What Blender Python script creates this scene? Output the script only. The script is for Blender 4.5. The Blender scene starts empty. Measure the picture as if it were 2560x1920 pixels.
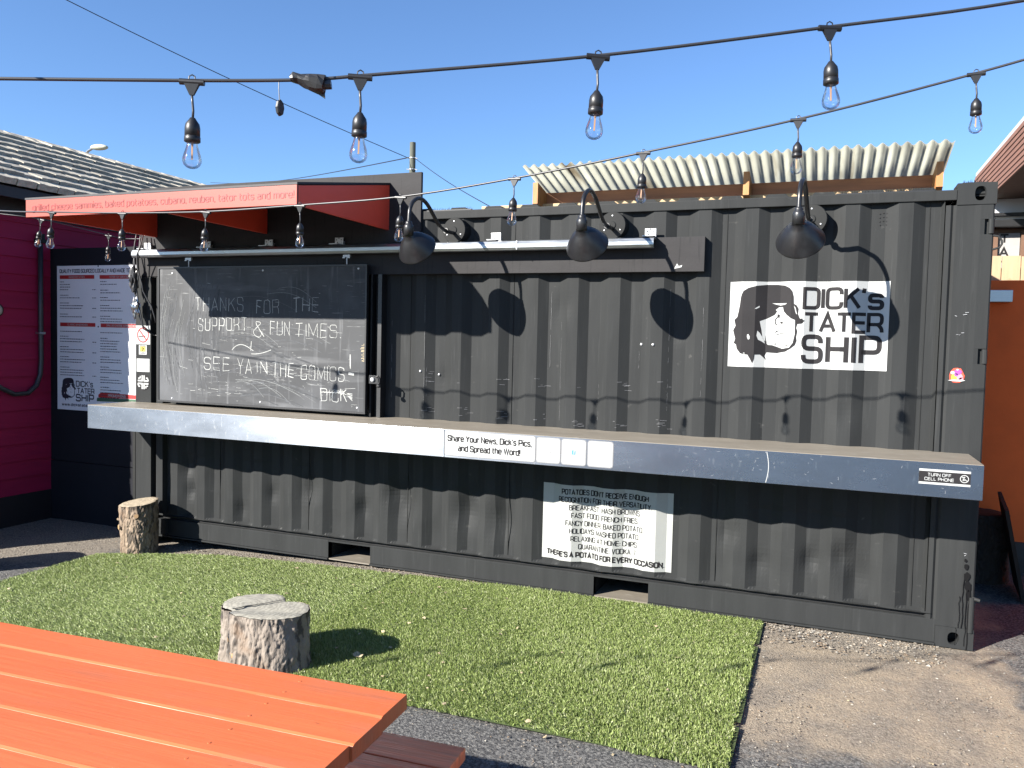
import bpy, bmesh, math, random
import numpy as np
from mathutils import Vector, Matrix, noise
from mathutils.geometry import tessellate_polygon
random.seed(7); rng = np.random.default_rng(7)
S = bpy.context.scene
COL = S.collection
rad = math.radians

# ------------------------------------------------------------------ camera, sky, sun
cam_d = bpy.data.cameras.new('camera'); cam = bpy.data.objects.new('camera', cam_d); COL.objects.link(cam)
cam_d.sensor_width = 36; cam_d.lens = 28.42; cam_d.clip_start = 0.05; cam_d.clip_end = 500
yaw, pitch, roll = 0.370524, -0.0505902, 0.0241933
fw = Vector((-math.sin(yaw)*math.cos(pitch), math.cos(yaw)*math.cos(pitch), math.sin(pitch)))
rt = Vector((math.cos(yaw), math.sin(yaw), 0)); up = rt.cross(fw)
rt, up = math.cos(roll)*rt + math.sin(roll)*up, -math.sin(roll)*rt + math.cos(roll)*up
cam.matrix_world = Matrix(((rt.x, up.x, -fw.x, 5.2396), (rt.y, up.y, -fw.y, -5.0813), (rt.z, up.z, -fw.z, 1.6539), (0, 0, 0, 1)))
S.camera = cam
S.render.resolution_x = 1024; S.render.resolution_y = 768

SUN = Vector((0.72, 1.0, -0.65)).normalized()          # direction the light travels
sun_el = math.asin(-SUN.z); sun_az = math.atan2(-SUN.x, -SUN.y)   # azimuth of the sun from +Y towards +X
W = bpy.data.worlds.new('World'); S.world = W; W.use_nodes = True
nt = W.node_tree; nt.nodes.clear()
wo = nt.nodes.new('ShaderNodeOutputWorld'); bg = nt.nodes.new('ShaderNodeBackground'); sky = nt.nodes.new('ShaderNodeTexSky')
sky.sky_type = 'NISHITA'; sky.sun_disc = False; sky.sun_elevation = sun_el; sky.sun_rotation = sun_az
sky.altitude = 1500; sky.air_density = 1.0; sky.dust_density = 0.15; sky.ozone_density = 6.0
bg.inputs[1].default_value = 0.070
nt.links.new(sky.outputs[0], bg.inputs[0]); nt.links.new(bg.outputs[0], wo.inputs[0])
sl = bpy.data.lights.new('sun', 'SUN'); sl.energy = 5.0; sl.angle = rad(0.53); sl.color = (1.0, 0.95, 0.87)
so = bpy.data.objects.new('sun', sl); COL.objects.link(so)
so.rotation_euler = SUN.to_track_quat('-Z', 'Y').to_euler(); so.location = (-6, -9, 9)
vs = S.view_settings; vs.view_transform = 'Standard'; vs.look = 'None'; vs.exposure = 1.72; vs.gamma = 1; vs.use_curve_mapping = False
S.render.engine = 'CYCLES'
S.cycles.max_bounces = 8; S.cycles.transparent_max_bounces = 12

# ------------------------------------------------------------------ helpers
def tag(o, label=None, cat=None, group=None, kind=None):
    if label: o['label'] = label
    if cat: o['category'] = cat
    if group: o['group'] = group
    if kind: o['kind'] = kind
    return o

ALB = 0.55          # one factor on every paint: the photograph is exposed bright
def mat(name, col, rough=0.6, metal=0.0, var=0.12, vscale=4.0, bump=0.0, bscale=60.0, stretch=(1, 1, 1), col2=None, spec=0.5,
        detail=6.0, bdist=0.002, rvar=0.0, coat=0.0):
    m = bpy.data.materials.new(name); m.use_nodes = True; t = m.node_tree; N = t.nodes; L = t.links
    b = N['Principled BSDF']
    b.inputs['Roughness'].default_value = rough; b.inputs['Metallic'].default_value = metal
    b.inputs['Specular IOR Level'].default_value = spec; b.inputs['Coat Weight'].default_value = coat
    tc = N.new('ShaderNodeTexCoord'); mp = N.new('ShaderNodeMapping'); mp.inputs['Scale'].default_value = stretch
    L.new(tc.outputs['Object'], mp.inputs[0])
    n = N.new('ShaderNodeTexNoise'); n.inputs['Scale'].default_value = vscale; n.inputs['Detail'].default_value = detail
    n.inputs['Roughness'].default_value = 0.62
    L.new(mp.outputs[0], n.inputs[0])
    cr = N.new('ShaderNodeMapRange'); cr.inputs[1].default_value = 0.3; cr.inputs[2].default_value = 0.7
    L.new(n.outputs[0], cr.inputs[0])
    mx = N.new('ShaderNodeMix'); mx.data_type = 'RGBA'
    c = Vector(col[:3])*ALB; c2 = Vector(col2)*ALB if col2 else c*(1+var); c1 = c if col2 else c*(1-var)
    mx.inputs['A'].default_value = (*c1, 1); mx.inputs['B'].default_value = (*c2, 1)
    L.new(cr.outputs[0], mx.inputs[0])
    L.new(mx.outputs['Result'], b.inputs['Base Color'])
    if rvar:
        rr = N.new('ShaderNodeMapRange'); rr.inputs[3].default_value = rough-rvar; rr.inputs[4].default_value = rough+rvar
        L.new(n.outputs[0], rr.inputs[0]); L.new(rr.outputs[0], b.inputs['Roughness'])
    if bump:
        n2 = N.new('ShaderNodeTexNoise'); n2.inputs['Scale'].default_value = bscale; n2.inputs['Detail'].default_value = 5
        L.new(mp.outputs[0], n2.inputs[0])
        bu = N.new('ShaderNodeBump'); bu.inputs['Strength'].default_value = bump; bu.inputs['Distance'].default_value = bdist
        L.new(n2.outputs[0], bu.inputs['Height']); L.new(bu.outputs[0], b.inputs['Normal'])
    m['_mix'] = mx.name
    return m

def overlay(m, col, scale, lo, hi, stretch=(1, 1, 1), detail=5, amount=1.0, kind='noise'):
    """add a second colour over the base colour where a (stretched) noise is high: scuffs, dust, chalk"""
    t = m.node_tree; N = t.nodes; L = t.links; b = N['Principled BSDF']
    src = b.inputs['Base Color'].links[0].from_socket
    tc = N.new('ShaderNodeTexCoord'); mp = N.new('ShaderNodeMapping'); mp.inputs['Scale'].default_value = stretch
    mp.inputs['Location'].default_value = (random.random()*20, random.random()*20, random.random()*20)
    L.new(tc.outputs['Object'], mp.inputs[0])
    n = N.new('ShaderNodeTexNoise'); n.inputs['Scale'].default_value = scale; n.inputs['Detail'].default_value = detail
    L.new(mp.outputs[0], n.inputs[0])
    r = N.new('ShaderNodeMapRange'); r.inputs[1].default_value = lo; r.inputs[2].default_value = hi
    r.inputs[3].default_value = 0; r.inputs[4].default_value = amount
    L.new(n.outputs[0], r.inputs[0])
    mx = N.new('ShaderNodeMix'); mx.data_type = 'RGBA'; mx.inputs['B'].default_value = (*[c*ALB for c in col], 1)
    L.new(r.outputs[0], mx.inputs[0]); L.new(src, mx.inputs['A']); L.new(mx.outputs['Result'], b.inputs['Base Color'])
    return r, mx

def smooth(me, v=True):
    me.polygons.foreach_set('use_smooth', [v]*len(me.polygons))

def obj(name, src, m, parent=None, sm=False, loc=None):
    if isinstance(src, bmesh.types.BMesh):
        me = bpy.data.meshes.new(name); src.to_mesh(me); src.free()
    else:
        me = src
    if m is not None and len(me.materials) == 0: me.materials.append(m)
    if sm: smooth(me)
    o = bpy.data.objects.new(name, me); COL.objects.link(o)
    if loc is not None: o.location = loc
    if parent is not None: o.parent = parent
    return o

def empty(name, loc=(0, 0, 0), label=None, cat=None, group=None):
    o = bpy.data.objects.new(name, None); COL.objects.link(o); o.location = loc; o.empty_display_size = 0.1
    return tag(o, label, cat, group)

def dup(root):
    r = root.copy(); COL.objects.link(r)
    for ch in list(root.children):
        c = ch.copy(); COL.objects.link(c); c.parent = r
        for g in list(ch.children):
            d = g.copy(); COL.objects.link(d); d.parent = c
    return r

def box(bm, x0, x1, y0, y1, z0, z1, bev=0.0, M=None):
    vs_ = [bm.verts.new((x, y, z)) for x in (x0, x1) for y in (y0, y1) for z in (z0, z1)]
    if M: 
        for v in vs_: v.co = M @ v.co
    F = [(0, 1, 3, 2), (4, 6, 7, 5), (0, 4, 5, 1), (2, 3, 7, 6), (0, 2, 6, 4), (1, 5, 7, 3)]
    fs = [bm.faces.new([vs_[i] for i in f]) for f in F]
    if bev:
        es = list({e for f in fs for e in f.edges})
        bmesh.ops.bevel(bm, geom=es, offset=bev, segments=2, affect='EDGES', profile=0.7)
    return bm

def B(*a, **k):
    bm = bmesh.new(); box(bm, *a, **k); return bm

def tube(bm, pts, r, n=8, cap=True, rs=None):
    pts = [Vector(p) for p in pts]; rings = []
    prev = None
    for i, p in enumerate(pts):
        d = (pts[min(i+1, len(pts)-1)]-pts[max(i-1, 0)]).normalized()
        if prev is None:
            a = d.orthogonal().normalized()
        else:
            a = (prev - d*prev.dot(d)).normalized()
        prev = a; b = d.cross(a); rr = rs[i] if rs else r
        rings.append([bm.verts.new(p + (a*math.cos(2*math.pi*k/n)+b*math.sin(2*math.pi*k/n))*rr) for k in range(n)])
    for q, w in zip(rings, rings[1:]):
        for k in range(n): bm.faces.new((q[k], q[(k+1) % n], w[(k+1) % n], w[k]))
    if cap:
        bm.faces.new(rings[0][::-1]); bm.faces.new(rings[-1])
    return bm

def lathe(bm, prof, n=20, M=None, closed=True):
    """profile [(r, z)] about z"""
    rings = []
    for r, z in prof:
        if r < 1e-6: rings.append([bm.verts.new((0, 0, z))])
        else: rings.append([bm.verts.new((r*math.cos(2*math.pi*k/n), r*math.sin(2*math.pi*k/n), z)) for k in range(n)])
    for a, b in zip(rings, rings[1:]):
        for k in range(n):
            if len(a) == 1 and len(b) == 1: continue
            if len(a) == 1: bm.faces.new((a[0], b[k], b[(k+1) % n]))
            elif len(b) == 1: bm.faces.new((a[k], b[0], a[(k+1) % n]))
            else: bm.faces.new((a[k], b[k], b[(k+1) % n], a[(k+1) % n]))
    if M:
        for ring in rings:
            for v in ring: v.co = M @ v.co
    return bm

def smoothstep(t):
    t = min(1, max(0, t)); return t*t*(3-2*t)
def gz(x, y=0):                                        # gentle fall of the yard to the left
    return -0.062*smoothstep((2.7-x)/2.5)

# corrugated steel wall of the container
PITCH, X0, SL, DEP = 0.278, 0.378, 0.064, 0.036
def corr(x):
    if x < 0.314 or x > 5.80: return 0.0
    t = (x-X0) % PITCH
    if t < SL: return DEP*t/SL
    if t < 0.139: return DEP
    if t < 0.139+SL: return DEP*(1-(t-0.139)/SL)
    return 0.0
FOLDS = sorted([X0+PITCH*k+f for k in range(-1, 21) for f in (0, SL, 0.139, 0.139+SL) if 0.314 < X0+PITCH*k+f < 5.80])

# ------------------------------------------------------------------ lettering as strokes (wide squared letters with round corners)
q0 = 0.22
G = {
'A': (.74, [[(0,0),(.37,1,0),(.74,0)],[(.13,.32),(.61,.32)]]),
'B': (.7, [[(0,0,0),(0,1,0),(.66,1),(.66,.53),(0,.53,0)],[(.3,.53),(.7,.53),(.7,0),(0,0,0)]]),
'C': (.7, [[(.7,.7),(.7,1),(0,1),(0,0),(.7,0),(.7,.3)]]),
'D': (.72, [[(0,0,0),(0,1,0),(.72,1),(.72,0),(0,0,0)]]),
'E': (.64, [[(.64,1),(0,1,0),(0,0,0),(.64,0)],[(0,.52),(.6,.52)]]),
'F': (.6, [[(.62,1),(0,1,0),(0,0)],[(0,.5),(.56,.5)]]),
'G': (.72, [[(.7,.75),(.7,1),(0,1),(0,0),(.72,0),(.72,.48,0),(.38,.48)]]),
'H': (.7, [[(0,0),(0,1)],[(.7,0),(.7,1)],[(0,.52),(.7,.52)]]),
'I': (.02, [[(.01,0),(.01,1)]]),
'J': (.5, [[(.5,1),(.5,0),(0,0),(0,.25)]]),
'K': (.68, [[(0,0),(0,1)],[(.64,1),(.03,.46)],[(.24,.64),(.7,0)]]),
'L': (.58, [[(0,1),(0,0,0),(.58,0)]]),
'M': (.86, [[(0,0),(0,1,0),(.43,.15,0),(.86,1,0),(.86,0)]]),
'N': (.7, [[(0,0),(0,1,0),(.7,0,0),(.7,1)]]),
'O': (.74, [[(.37,1),(.74,1),(.74,0),(0,0),(0,1),(.37,1)]]),
'P': (.68, [[(0,0),(0,1,0),(.68,1),(.68,.42),(0,.42)]]),
'Q': (.74, [[(.37,1),(.74,1),(.74,0),(0,0),(0,1),(.37,1)],[(.44,.22),(.78,-.1)]]),
'R': (.7, [[(0,0),(0,1,0),(.68,1),(.68,.44),(0,.44)],[(.46,.44),(.7,.25),(.7,0)]]),
'S': (.68, [[(.66,.74),(.66,1),(0,1),(0,.52),(.68,.52),(.68,0),(0,0),(0,.26)]]),
'T': (.7, [[(0,1),(.7,1)],[(.35,1),(.35,0)]]),
'U': (.7, [[(0,1),(0,0),(.7,0),(.7,1)]]),
'V': (.74, [[(0,1),(.37,0,0),(.74,1)]]),
'W': (1.05, [[(0,1),(.26,0,0),(.52,1,0),(.79,0,0),(1.05,1)]]),
'X': (.7, [[(0,0),(.7,1)],[(0,1),(.7,0)]]),
'Y': (.7, [[(0,1),(.35,.45,0),(.7,1)],[(.35,.45),(.35,0)]]),
'Z': (.68, [[(0,1),(.68,1,0),(0,0,0),(.68,0)]]),
'a': (.54, [[(.04,.72),(.54,.72),(.54,0,0),(0,0),(0,.41),(.54,.41)]]),
'b': (.56, [[(0,1.02),(0,0,0),(.56,0),(.56,.72),(0,.72)]]),
'c': (.52, [[(.52,.54),(.52,.72),(0,.72),(0,0),(.52,0),(.52,.18)]]),
'd': (.56, [[(.56,1.02),(.56,0,0),(0,0),(0,.72),(.56,.72)]]),
'e': (.56, [[(0,.36),(.56,.36,0),(.56,.72),(0,.72),(0,0),(.54,0),(.54,.14)]]),
'f': (.3, [[(.34,1.02),(.08,1.02),(.08,0)],[(-.06,.7),(.3,.7)]]),
'g': (.56, [[(.56,0),(0,0),(0,.72),(.56,.72,0),(.56,-.28),(.02,-.28)]]),
'h': (.56, [[(0,1.02),(0,0)],[(0,.72),(.56,.72),(.56,0)]]),
'i': (.02, [[(.01,.72),(.01,0)],[(.01,.9),(.01,1.03)]]),
'k': (.52, [[(0,1.02),(0,0)],[(.48,.72),(.03,.33)],[(.2,.47),(.52,0)]]),
'l': (.02, [[(.01,1.02),(.01,0)]]),
'm': (.9, [[(0,0),(0,.72,0),(.9,.72),(.9,0)],[(.45,.72),(.45,0)]]),
'n': (.56, [[(0,0),(0,.72,0),(.56,.72),(.56,0)]]),
'o': (.58, [[(.29,.72),(.58,.72),(.58,0),(0,0),(0,.72),(.29,.72)]]),
'p': (.56, [[(0,-.28),(0,.72,0),(.56,.72),(.56,0),(0,0)]]),
'r': (.34, [[(0,0),(0,.72,0),(.34,.72),(.34,.56)]]),
's': (.52, [[(.5,.58),(.5,.72),(0,.72),(0,.38),(.52,.38),(.52,0),(0,0),(0,.15)]]),
't': (.34, [[(.08,.98),(.08,0),(.34,0)],[(-.06,.7),(.34,.7)]]),
'u': (.56, [[(0,.72),(0,0),(.56,0,0),(.56,.72)]]),
'v': (.56, [[(0,.72),(.28,0,0),(.56,.72)]]),
'w': (.8, [[(0,.72),(.2,0,0),(.4,.72,0),(.6,0,0),(.8,.72)]]),
'y': (.56, [[(0,.72),(0,0),(.56,0,0)],[(.56,.72),(.56,-.28),(.04,-.28)]]),
'.': (.04, [[(.02,0),(.02,.1)]]), ',': (.06, [[(.05,.08),(0,-.15)]]), "'": (.04, [[(.03,1.02),(0,.78)]]),
'!': (.04, [[(.02,1.02),(.02,.26)],[(.02,0),(.02,.1)]]), ':': (.04, [[(.02,.05),(.02,.16)],[(.02,.5),(.02,.61)]]),
'&': (.7, [[(.7,0),(.12,.78),(.2,1),(.45,1),(.45,.75),(0,.35),(0,0),(.4,0),(.68,.4)]]),
}
def round_path(p, r=q0):
    out = []; n = len(p)
    for i, a in enumerate(p):
        a2 = Vector(a[:2])
        if i in (0, n-1) or (len(a) == 3 and a[2] == 0): out.append(a2); continue
        pv, nx = Vector(p[i-1][:2]), Vector(p[i+1][:2])
        l1, l2 = (pv-a2).length, (nx-a2).length
        f1 = .5 if i-1 > 0 else 1; f2 = .5 if i+1 < n-1 else 1
        rr = min(r, l1*f1*.98, l2*f2*.98)
        s, e = a2+(pv-a2).normalized()*rr, a2+(nx-a2).normalized()*rr
        for k in range(5):
            t = k/4; out.append(s*(1-t)**2+a2*2*t*(1-t)+e*t*t)
    res = [out[0]]
    for q in out[1:]:
        if (q-res[-1]).length > 1e-4: res.append(q)
    return res

def ribbon(path, w):
    """quads of a mitred strip along a 2-D path"""
    L, n = [], len(path)
    closed = (path[0]-path[-1]).length < 1e-4
    for i, p in enumerate(path):
        a = path[i-1] if i > 0 else (path[-2] if closed else None)
        b = path[i+1] if i < n-1 else (path[1] if closed else None)
        d1 = (p-a).normalized() if a is not None else None
        d2 = (b-p).normalized() if b is not None else None
        if d1 is None: d1 = d2
        if d2 is None: d2 = d1
        n1, n2 = Vector((-d1.y, d1.x)), Vector((-d2.y, d2.x))
        m = n1+n2
        if m.length < 0.3: m = n1
        m.normalize(); k = min(2.6, 1/max(.35, m.dot(n1)))
        L.append((p+m*w*k/2, p-m*w*k/2))
    return [(a[0], a[1], b[1], b[0]) for a, b in zip(L, L[1:])]

def text_width(s, gap=.26):
    w = 0
    for ch in s: w += (.42 if ch == ' ' else G[ch][0]+gap)
    return w-gap

class Print:
    """flat print: polygons in (u, v) with a small stacking height"""
    def __init__(self): self.P = []
    def quad(self, pts, lay=0): self.P.append(([Vector(p) for p in pts], lay))
    def rect(self, u0, v0, u1, v1, lay=0): self.quad([(u0, v0), (u1, v0), (u1, v1), (u0, v1)], lay)
    def path(self, pts, w, lay=0, r=0.0):
        pp = round_path(pts, r) if r else [Vector(p[:2]) for p in pts]
        for q in ribbon(pp, w): self.P.append((list(q), lay))
    def poly(self, pts, lay=0):
        v = [Vector((p[0], p[1], 0)) for p in pts]
        for t in tessellate_polygon([v]): self.P.append(([v[i].xy for i in t], lay))
    def disc(self, cx, cy, r0, r1, lay=0, n=32, a0=0, a1=2*math.pi):
        for k in range(n):
            t0, t1 = a0+(a1-a0)*k/n, a0+(a1-a0)*(k+1)/n
            c0, s0, c1, s1 = math.cos(t0), math.sin(t0), math.cos(t1), math.sin(t1)
            if r0 > 0: self.quad([(cx+r0*c0, cy+r0*s0), (cx+r1*c0, cy+r1*s0), (cx+r1*c1, cy+r1*s1), (cx+r0*c1, cy+r0*s1)], lay)
            else: self.quad([(cx, cy), (cx+r1*c0, cy+r1*s0), (cx+r1*c1, cy+r1*s1)], lay)
    def text(self, s, x, y, h, width=None, wt=.13, gap=.26, align='l', jit=0.0, skew=0.0):
        W0 = text_width(s, gap); sx = h if width is None else width/W0
        if align == 'c': x -= W0*sx/2
        if align == 'r': x -= W0*sx
        lay = 0
        for ch in s:
            if ch == ' ': x += .42*sx; continue
            w, st = G[ch]
            for q in st:
                dj = [(random.uniform(-jit, jit), random.uniform(-jit, jit)) for _ in q]
                pts = [tuple([x+(p[0]+d[0]+skew*p[1])*sx, y+(p[1]+d[1])*h] + list(p[2:])) for p, d in zip(q, dj)]
                lay = (lay+1) % 3
                for f in ribbon(round_path(pts, q0*min(h, sx)), wt*(h*.5+sx*.5)): self.P.append((list(f), lay*.12))
            x += (w+gap)*sx
        return x
    def mesh(self, place, name, folds=None, fmap=None, off=.0012):
        bm = bmesh.new()
        for p, lay in self.P:
            if (p[0]-p[1]).length < 1e-6: continue
            try: bm.faces.new([bm.verts.new((q.x, -off-lay*.0009, q.y)) for q in p])
            except ValueError: pass
        if fmap:
            bmesh.ops.transform(bm, matrix=place, verts=bm.verts)
            xs = [v.co.x for v in bm.verts]
            for f in folds:
                if min(xs) < f < max(xs):
                    bmesh.ops.bisect_plane(bm, geom=bm.verts[:]+bm.edges[:]+bm.faces[:], plane_co=(f, 0, 0), plane_no=(1, 0, 0))
            for v in bm.verts: v.co.y += fmap(v.co.x)
        else:
            bmesh.ops.transform(bm, matrix=place, verts=bm.verts)
        me = bpy.data.meshes.new(name); bm.to_mesh(me); bm.free(); return me

def T(x, y, z): return Matrix.Translation((x, y, z))

# ------------------------------------------------------------------ materials
M = {}
def paint(name, col, seed):
    m = mat(name, col, .5, var=.12, vscale=2.2, stretch=(3.5, 3.5, .5), bump=.25, bscale=55, rvar=.1, detail=9, bdist=.0015, spec=.08)
    overlay(m, tuple(min(1, c*1.9+.015) for c in col), 26, .60, .78, stretch=(2.4, 2.4, .12), amount=.28)
    overlay(m, (.30, .29, .27), 14, .70, .80, stretch=(1, 1, 1.6), amount=.22)
    overlay(m, tuple(c*.45 for c in col), 5, .62, .80, stretch=(4, 4, .2), amount=.35)
    return m
M['steel'] = paint('container_paint', (.0445, .0465, .0472), 1)
M['steel2'] = mat('dark_grey_paint', (.036, .037, .037), .65, spec=.1, var=.15, vscale=3, bump=.2, bscale=70, rvar=.08)
M['ply'] = mat('painted_plywood', (.052, .050, .052), .62, var=.14, vscale=2.5, stretch=(1, 1, 3), bump=.25, bscale=45, detail=9, spec=.12)
overlay(M['ply'], (.03, .03, .032), 30, .60, .68, stretch=(3, 3, .15), amount=.6)
M['black'] = mat('black_plastic', (.018, .018, .02), .42, var=.2, bump=.1)
M['blackm'] = mat('black_metal', (.016, .016, .018), .35, var=.3, vscale=8, bump=.15, bscale=90, rvar=.1)
overlay(M['blackm'], (.045, .048, .052), 9, .5, .75, amount=.7)
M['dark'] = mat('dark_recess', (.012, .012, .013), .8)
M['galv'] = mat('galvanised_steel', (.62, .65, .67), .34, metal=.9, var=.12, vscale=14, stretch=(.6, 3, 3), bump=.1, bscale=40, rvar=.1)
M['zinc'] = mat('zinc_bracket', (.75, .76, .78), .4, metal=.5, var=.1)
M['white'] = mat('white_vinyl', (.62, .63, .62), .45, var=.03, vscale=3, bump=.06, bscale=20)
M['whitep'] = mat('poster_vinyl', (.56, .57, .545), .4, var=.04, vscale=5, bump=.3, bscale=9, bdist=.004)
M['menuw'] = mat('menu_panel_white', (1.1, 1.1, 1.14), .3, var=.03)
M['ink'] = mat('black_ink', (.030, .028, .030), .6, var=.15, spec=.15)
M['inkb'] = mat('menu_ink', (.03, .03, .05), .5)
M['red'] = mat('red_print', (.62, .03, .03), .5)
M['green'] = mat('green_print', (.06, .16, .09), .5)
M['grey'] = mat('grey_print', (.30, .30, .31), .5)
M['lightgrey'] = mat('light_grey_print', (.55, .56, .58), .5)
M['yellow'] = mat('yellow_print', (.8, .62, .08), .5)
M['blue'] = mat('blue_print', (.1, .35, .75), .5)
M['purple'] = mat('purple_print', (.42, .10, .45), .5)
M['pink'] = mat('pink_print', (.85, .35, .45), .5)
M['ored'] = mat('orange_red_paint', (1.4, .130, .065), .5, var=.07, vscale=3, bump=.08)  # on the awning: its one paint, brightened for brackets in shade
M['oredt'] = mat('red_lettering', (.36, .012, .010), .5)
M['shed_shaded'] = mat('shed_wall_shaded_grey', (.022, .023, .030), .65, spec=.12, var=.15, vscale=2, bump=.25, bscale=30)  # the container's grey, darkened and blued to carry the wall's shade
M['magenta'] = mat('magenta_siding_paint', (.46, .023, .095), .65, spec=.15, var=.12, vscale=2, bump=.3, bscale=30, stretch=(1, .3, 3))
M['maroon'] = mat('dark_trim_paint', (.022, .018, .024), .6, var=.15)
M['orangew'] = mat('orange_stucco', (1.35, .205, .020), .75, var=.10, vscale=2.5, bump=.35, bscale=45, bdist=.003)
M['concrete'] = mat('dirty_concrete', (.10, .085, .07), .9, var=.3, vscale=5, bump=.6, bscale=25, bdist=.01)
M['tan'] = mat('dusty_counter_top', (.30, .265, .215), .55, var=.12, vscale=3, stretch=(1, 4, 1), bump=.15, bscale=40, rvar=.12)
overlay(M['tan'], (.16, .15, .13), 7, .60, .74, stretch=(.8, 2, 1), amount=.5)
overlay(M['tan'], (.62, .60, .55), 16, .62, .72, stretch=(.5, 3, 1), amount=.5)
M['silver'] = mat('foil_tape', (.75, .75, .76), .25, metal=.95, var=.1)
M['rubber'] = mat('cable_rubber', (.055, .055, .06), .38, var=.2)
M['filament'] = mat('filament_support', (.78, .42, .20), .5)
M['cream'] = mat('cream_lamp', (.7, .7, .55), .5)
M['turfbase'] = mat('turf_backing', (.09, .13, .035), .95, var=.35, vscale=60, bump=.6, bscale=120, bdist=.01)
M['leaf'] = mat('dry_leaf', (.55, .45, .28), .7, var=.25, vscale=30, bump=.3, bscale=60)
M['wood'] = mat('fence_wood', (.62, .44, .26), .6, var=.16, vscale=3.5, stretch=(6, 6, .5), bump=.3, bscale=30, detail=9)
overlay(M['wood'], (.30, .15, .06), 5, .66, .74, amount=.7)
M['beam'] = mat('stained_lumber', (.46, .18, .07), .6, var=.3, vscale=4, stretch=(.5, 5, 5), bump=.3, bscale=30, detail=9)
M['rafter'] = mat('cut_lumber', (.60, .27, .09), .6, var=.3, vscale=6, stretch=(5, 5, .6), bump=.3, bscale=30, detail=9)
M['ledger'] = mat('pale_lumber', (.62, .42, .22), .6, var=.15, vscale=4, stretch=(.5, 5, 5))
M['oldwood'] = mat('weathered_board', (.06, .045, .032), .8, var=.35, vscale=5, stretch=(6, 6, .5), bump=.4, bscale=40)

# brushed steel of the counter: grain runs sideways, so highlights spread up and down
m = mat('brushed_steel', (.47, .515, .59), .27, metal=1.0, var=.06, vscale=5, stretch=(.6, 1, 1.6), bump=.10, bscale=7, rvar=.05, bdist=.004)
b = m.node_tree.nodes['Principled BSDF']; b.inputs['Anisotropic'].default_value = .8; b.inputs['Anisotropic Rotation'].default_value = .25; b.inputs['Roughness'].default_value = .26
tg = m.node_tree.nodes.new('ShaderNodeTangent'); tg.direction_type = 'RADIAL'; tg.axis = 'Z'
m.node_tree.links.new(tg.outputs[0], b.inputs['Tangent'])
overlay(m, (.86, .87, .88), 40, .63, .70, stretch=(1.2, 1, .5), amount=.5)
M['brushed'] = m

def glass_mat():
    m = bpy.data.materials.new('clear_glass'); m.use_nodes = True; t = m.node_tree; t.nodes.clear()
    o = t.nodes.new('ShaderNodeOutputMaterial'); mx = t.nodes.new('ShaderNodeMixShader')
    tr = t.nodes.new('ShaderNodeBsdfTransparent'); gl = t.nodes.new('ShaderNodeBsdfGlossy'); gl.inputs['Roughness'].default_value = .03
    lw = t.nodes.new('ShaderNodeLayerWeight'); lw.inputs[0].default_value = .28
    mr = t.nodes.new('ShaderNodeMapRange'); mr.inputs[3].default_value = .05; mr.inputs[4].default_value = .75
    tr.inputs[0].default_value = (.93, .95, .97, 1)
    t.links.new(lw.outputs['Fresnel'], mr.inputs[0]); t.links.new(mr.outputs[0], mx.inputs[0])
    t.links.new(tr.outputs[0], mx.inputs[1]); t.links.new(gl.outputs[0], mx.inputs[2]); t.links.new(mx.outputs[0], o.inputs[0])
    return m
M['glass'] = glass_mat()

# corrugated fibreglass: lets part of the sunlight through
m = mat('fibreglass', (1.05, 1.05, .95), .5, var=.12, vscale=3, stretch=(2.5, .5, 1), detail=8)
overlay(m, (.42, .34, .24), 2.2, .60, .70, stretch=(2.2, .15, 1), amount=.75)
t = m.node_tree; b = t.nodes['Principled BSDF']; o_ = t.nodes['Material Output']
tl = t.nodes.new('ShaderNodeBsdfTranslucent'); mx = t.nodes.new('ShaderNodeMixShader'); mx.inputs[0].default_value = .85
t.links.new(b.inputs['Base Color'].links[0].from_socket, tl.inputs[0])
t.links.new(b.outputs[0], mx.inputs[1]); t.links.new(tl.outputs[0], mx.inputs[2]); t.links.new(mx.outputs[0], o_.inputs[0])
M['fibre'] = m

# orange table paint, worn on the bench
M['table'] = mat('orange_table_paint', (.86, .203, .070), .40, var=.10, vscale=3.5, bump=.45, bscale=18, stretch=(.25, 4, 1), rvar=.06, detail=9, bdist=.003)
overlay(M['table'], (.50, .20, .12), 3.5, .55, .80, stretch=(.6, 2, 1), amount=.6)
overlay(M['table'], (.35, .10, .04), 45, .70, .76, stretch=(.5, 2, 1), amount=.6)
M['bench'] = mat('worn_red_bench_paint', (1.4, .34, .13), .36, spec=.7, var=.3, vscale=6, bump=.5, bscale=22, stretch=(.3, 5, 1), detail=10, bdist=.004)
overlay(M['bench'], (.9, .26, .12), 10, .60, .68, stretch=(.15, 4, 1), amount=.7)

# chalkboard
m = mat('chalkboard_paint', (.036, .039, .045), .65, var=.22, vscale=1.6, bump=.1, bscale=40)
overlay(m, (.20, .21, .23), 2.2, .48, .80, stretch=(1.0, 1, 1.1), amount=.55, detail=7)
overlay(m, (.42, .43, .45), 3.0, .55, .80, stretch=(.5, 1, 4.5), amount=.30, detail=9)
overlay(m, (.62, .63, .63), 20, .66, .74, stretch=(.32, 1, 4.2), amount=.35, detail=4)
overlay(m, (.50, .51, .53), 5, .58, .82, stretch=(5, 1, .5), amount=.35, detail=6)
M['chalkb'] = m
M['chalk'] = mat('chalk', (.60, .61, .59), .9, var=.25, vscale=90)
M['chalkf'] = mat('faint_chalk', (.26, .27, .27), .9, var=.3, vscale=90)

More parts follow.
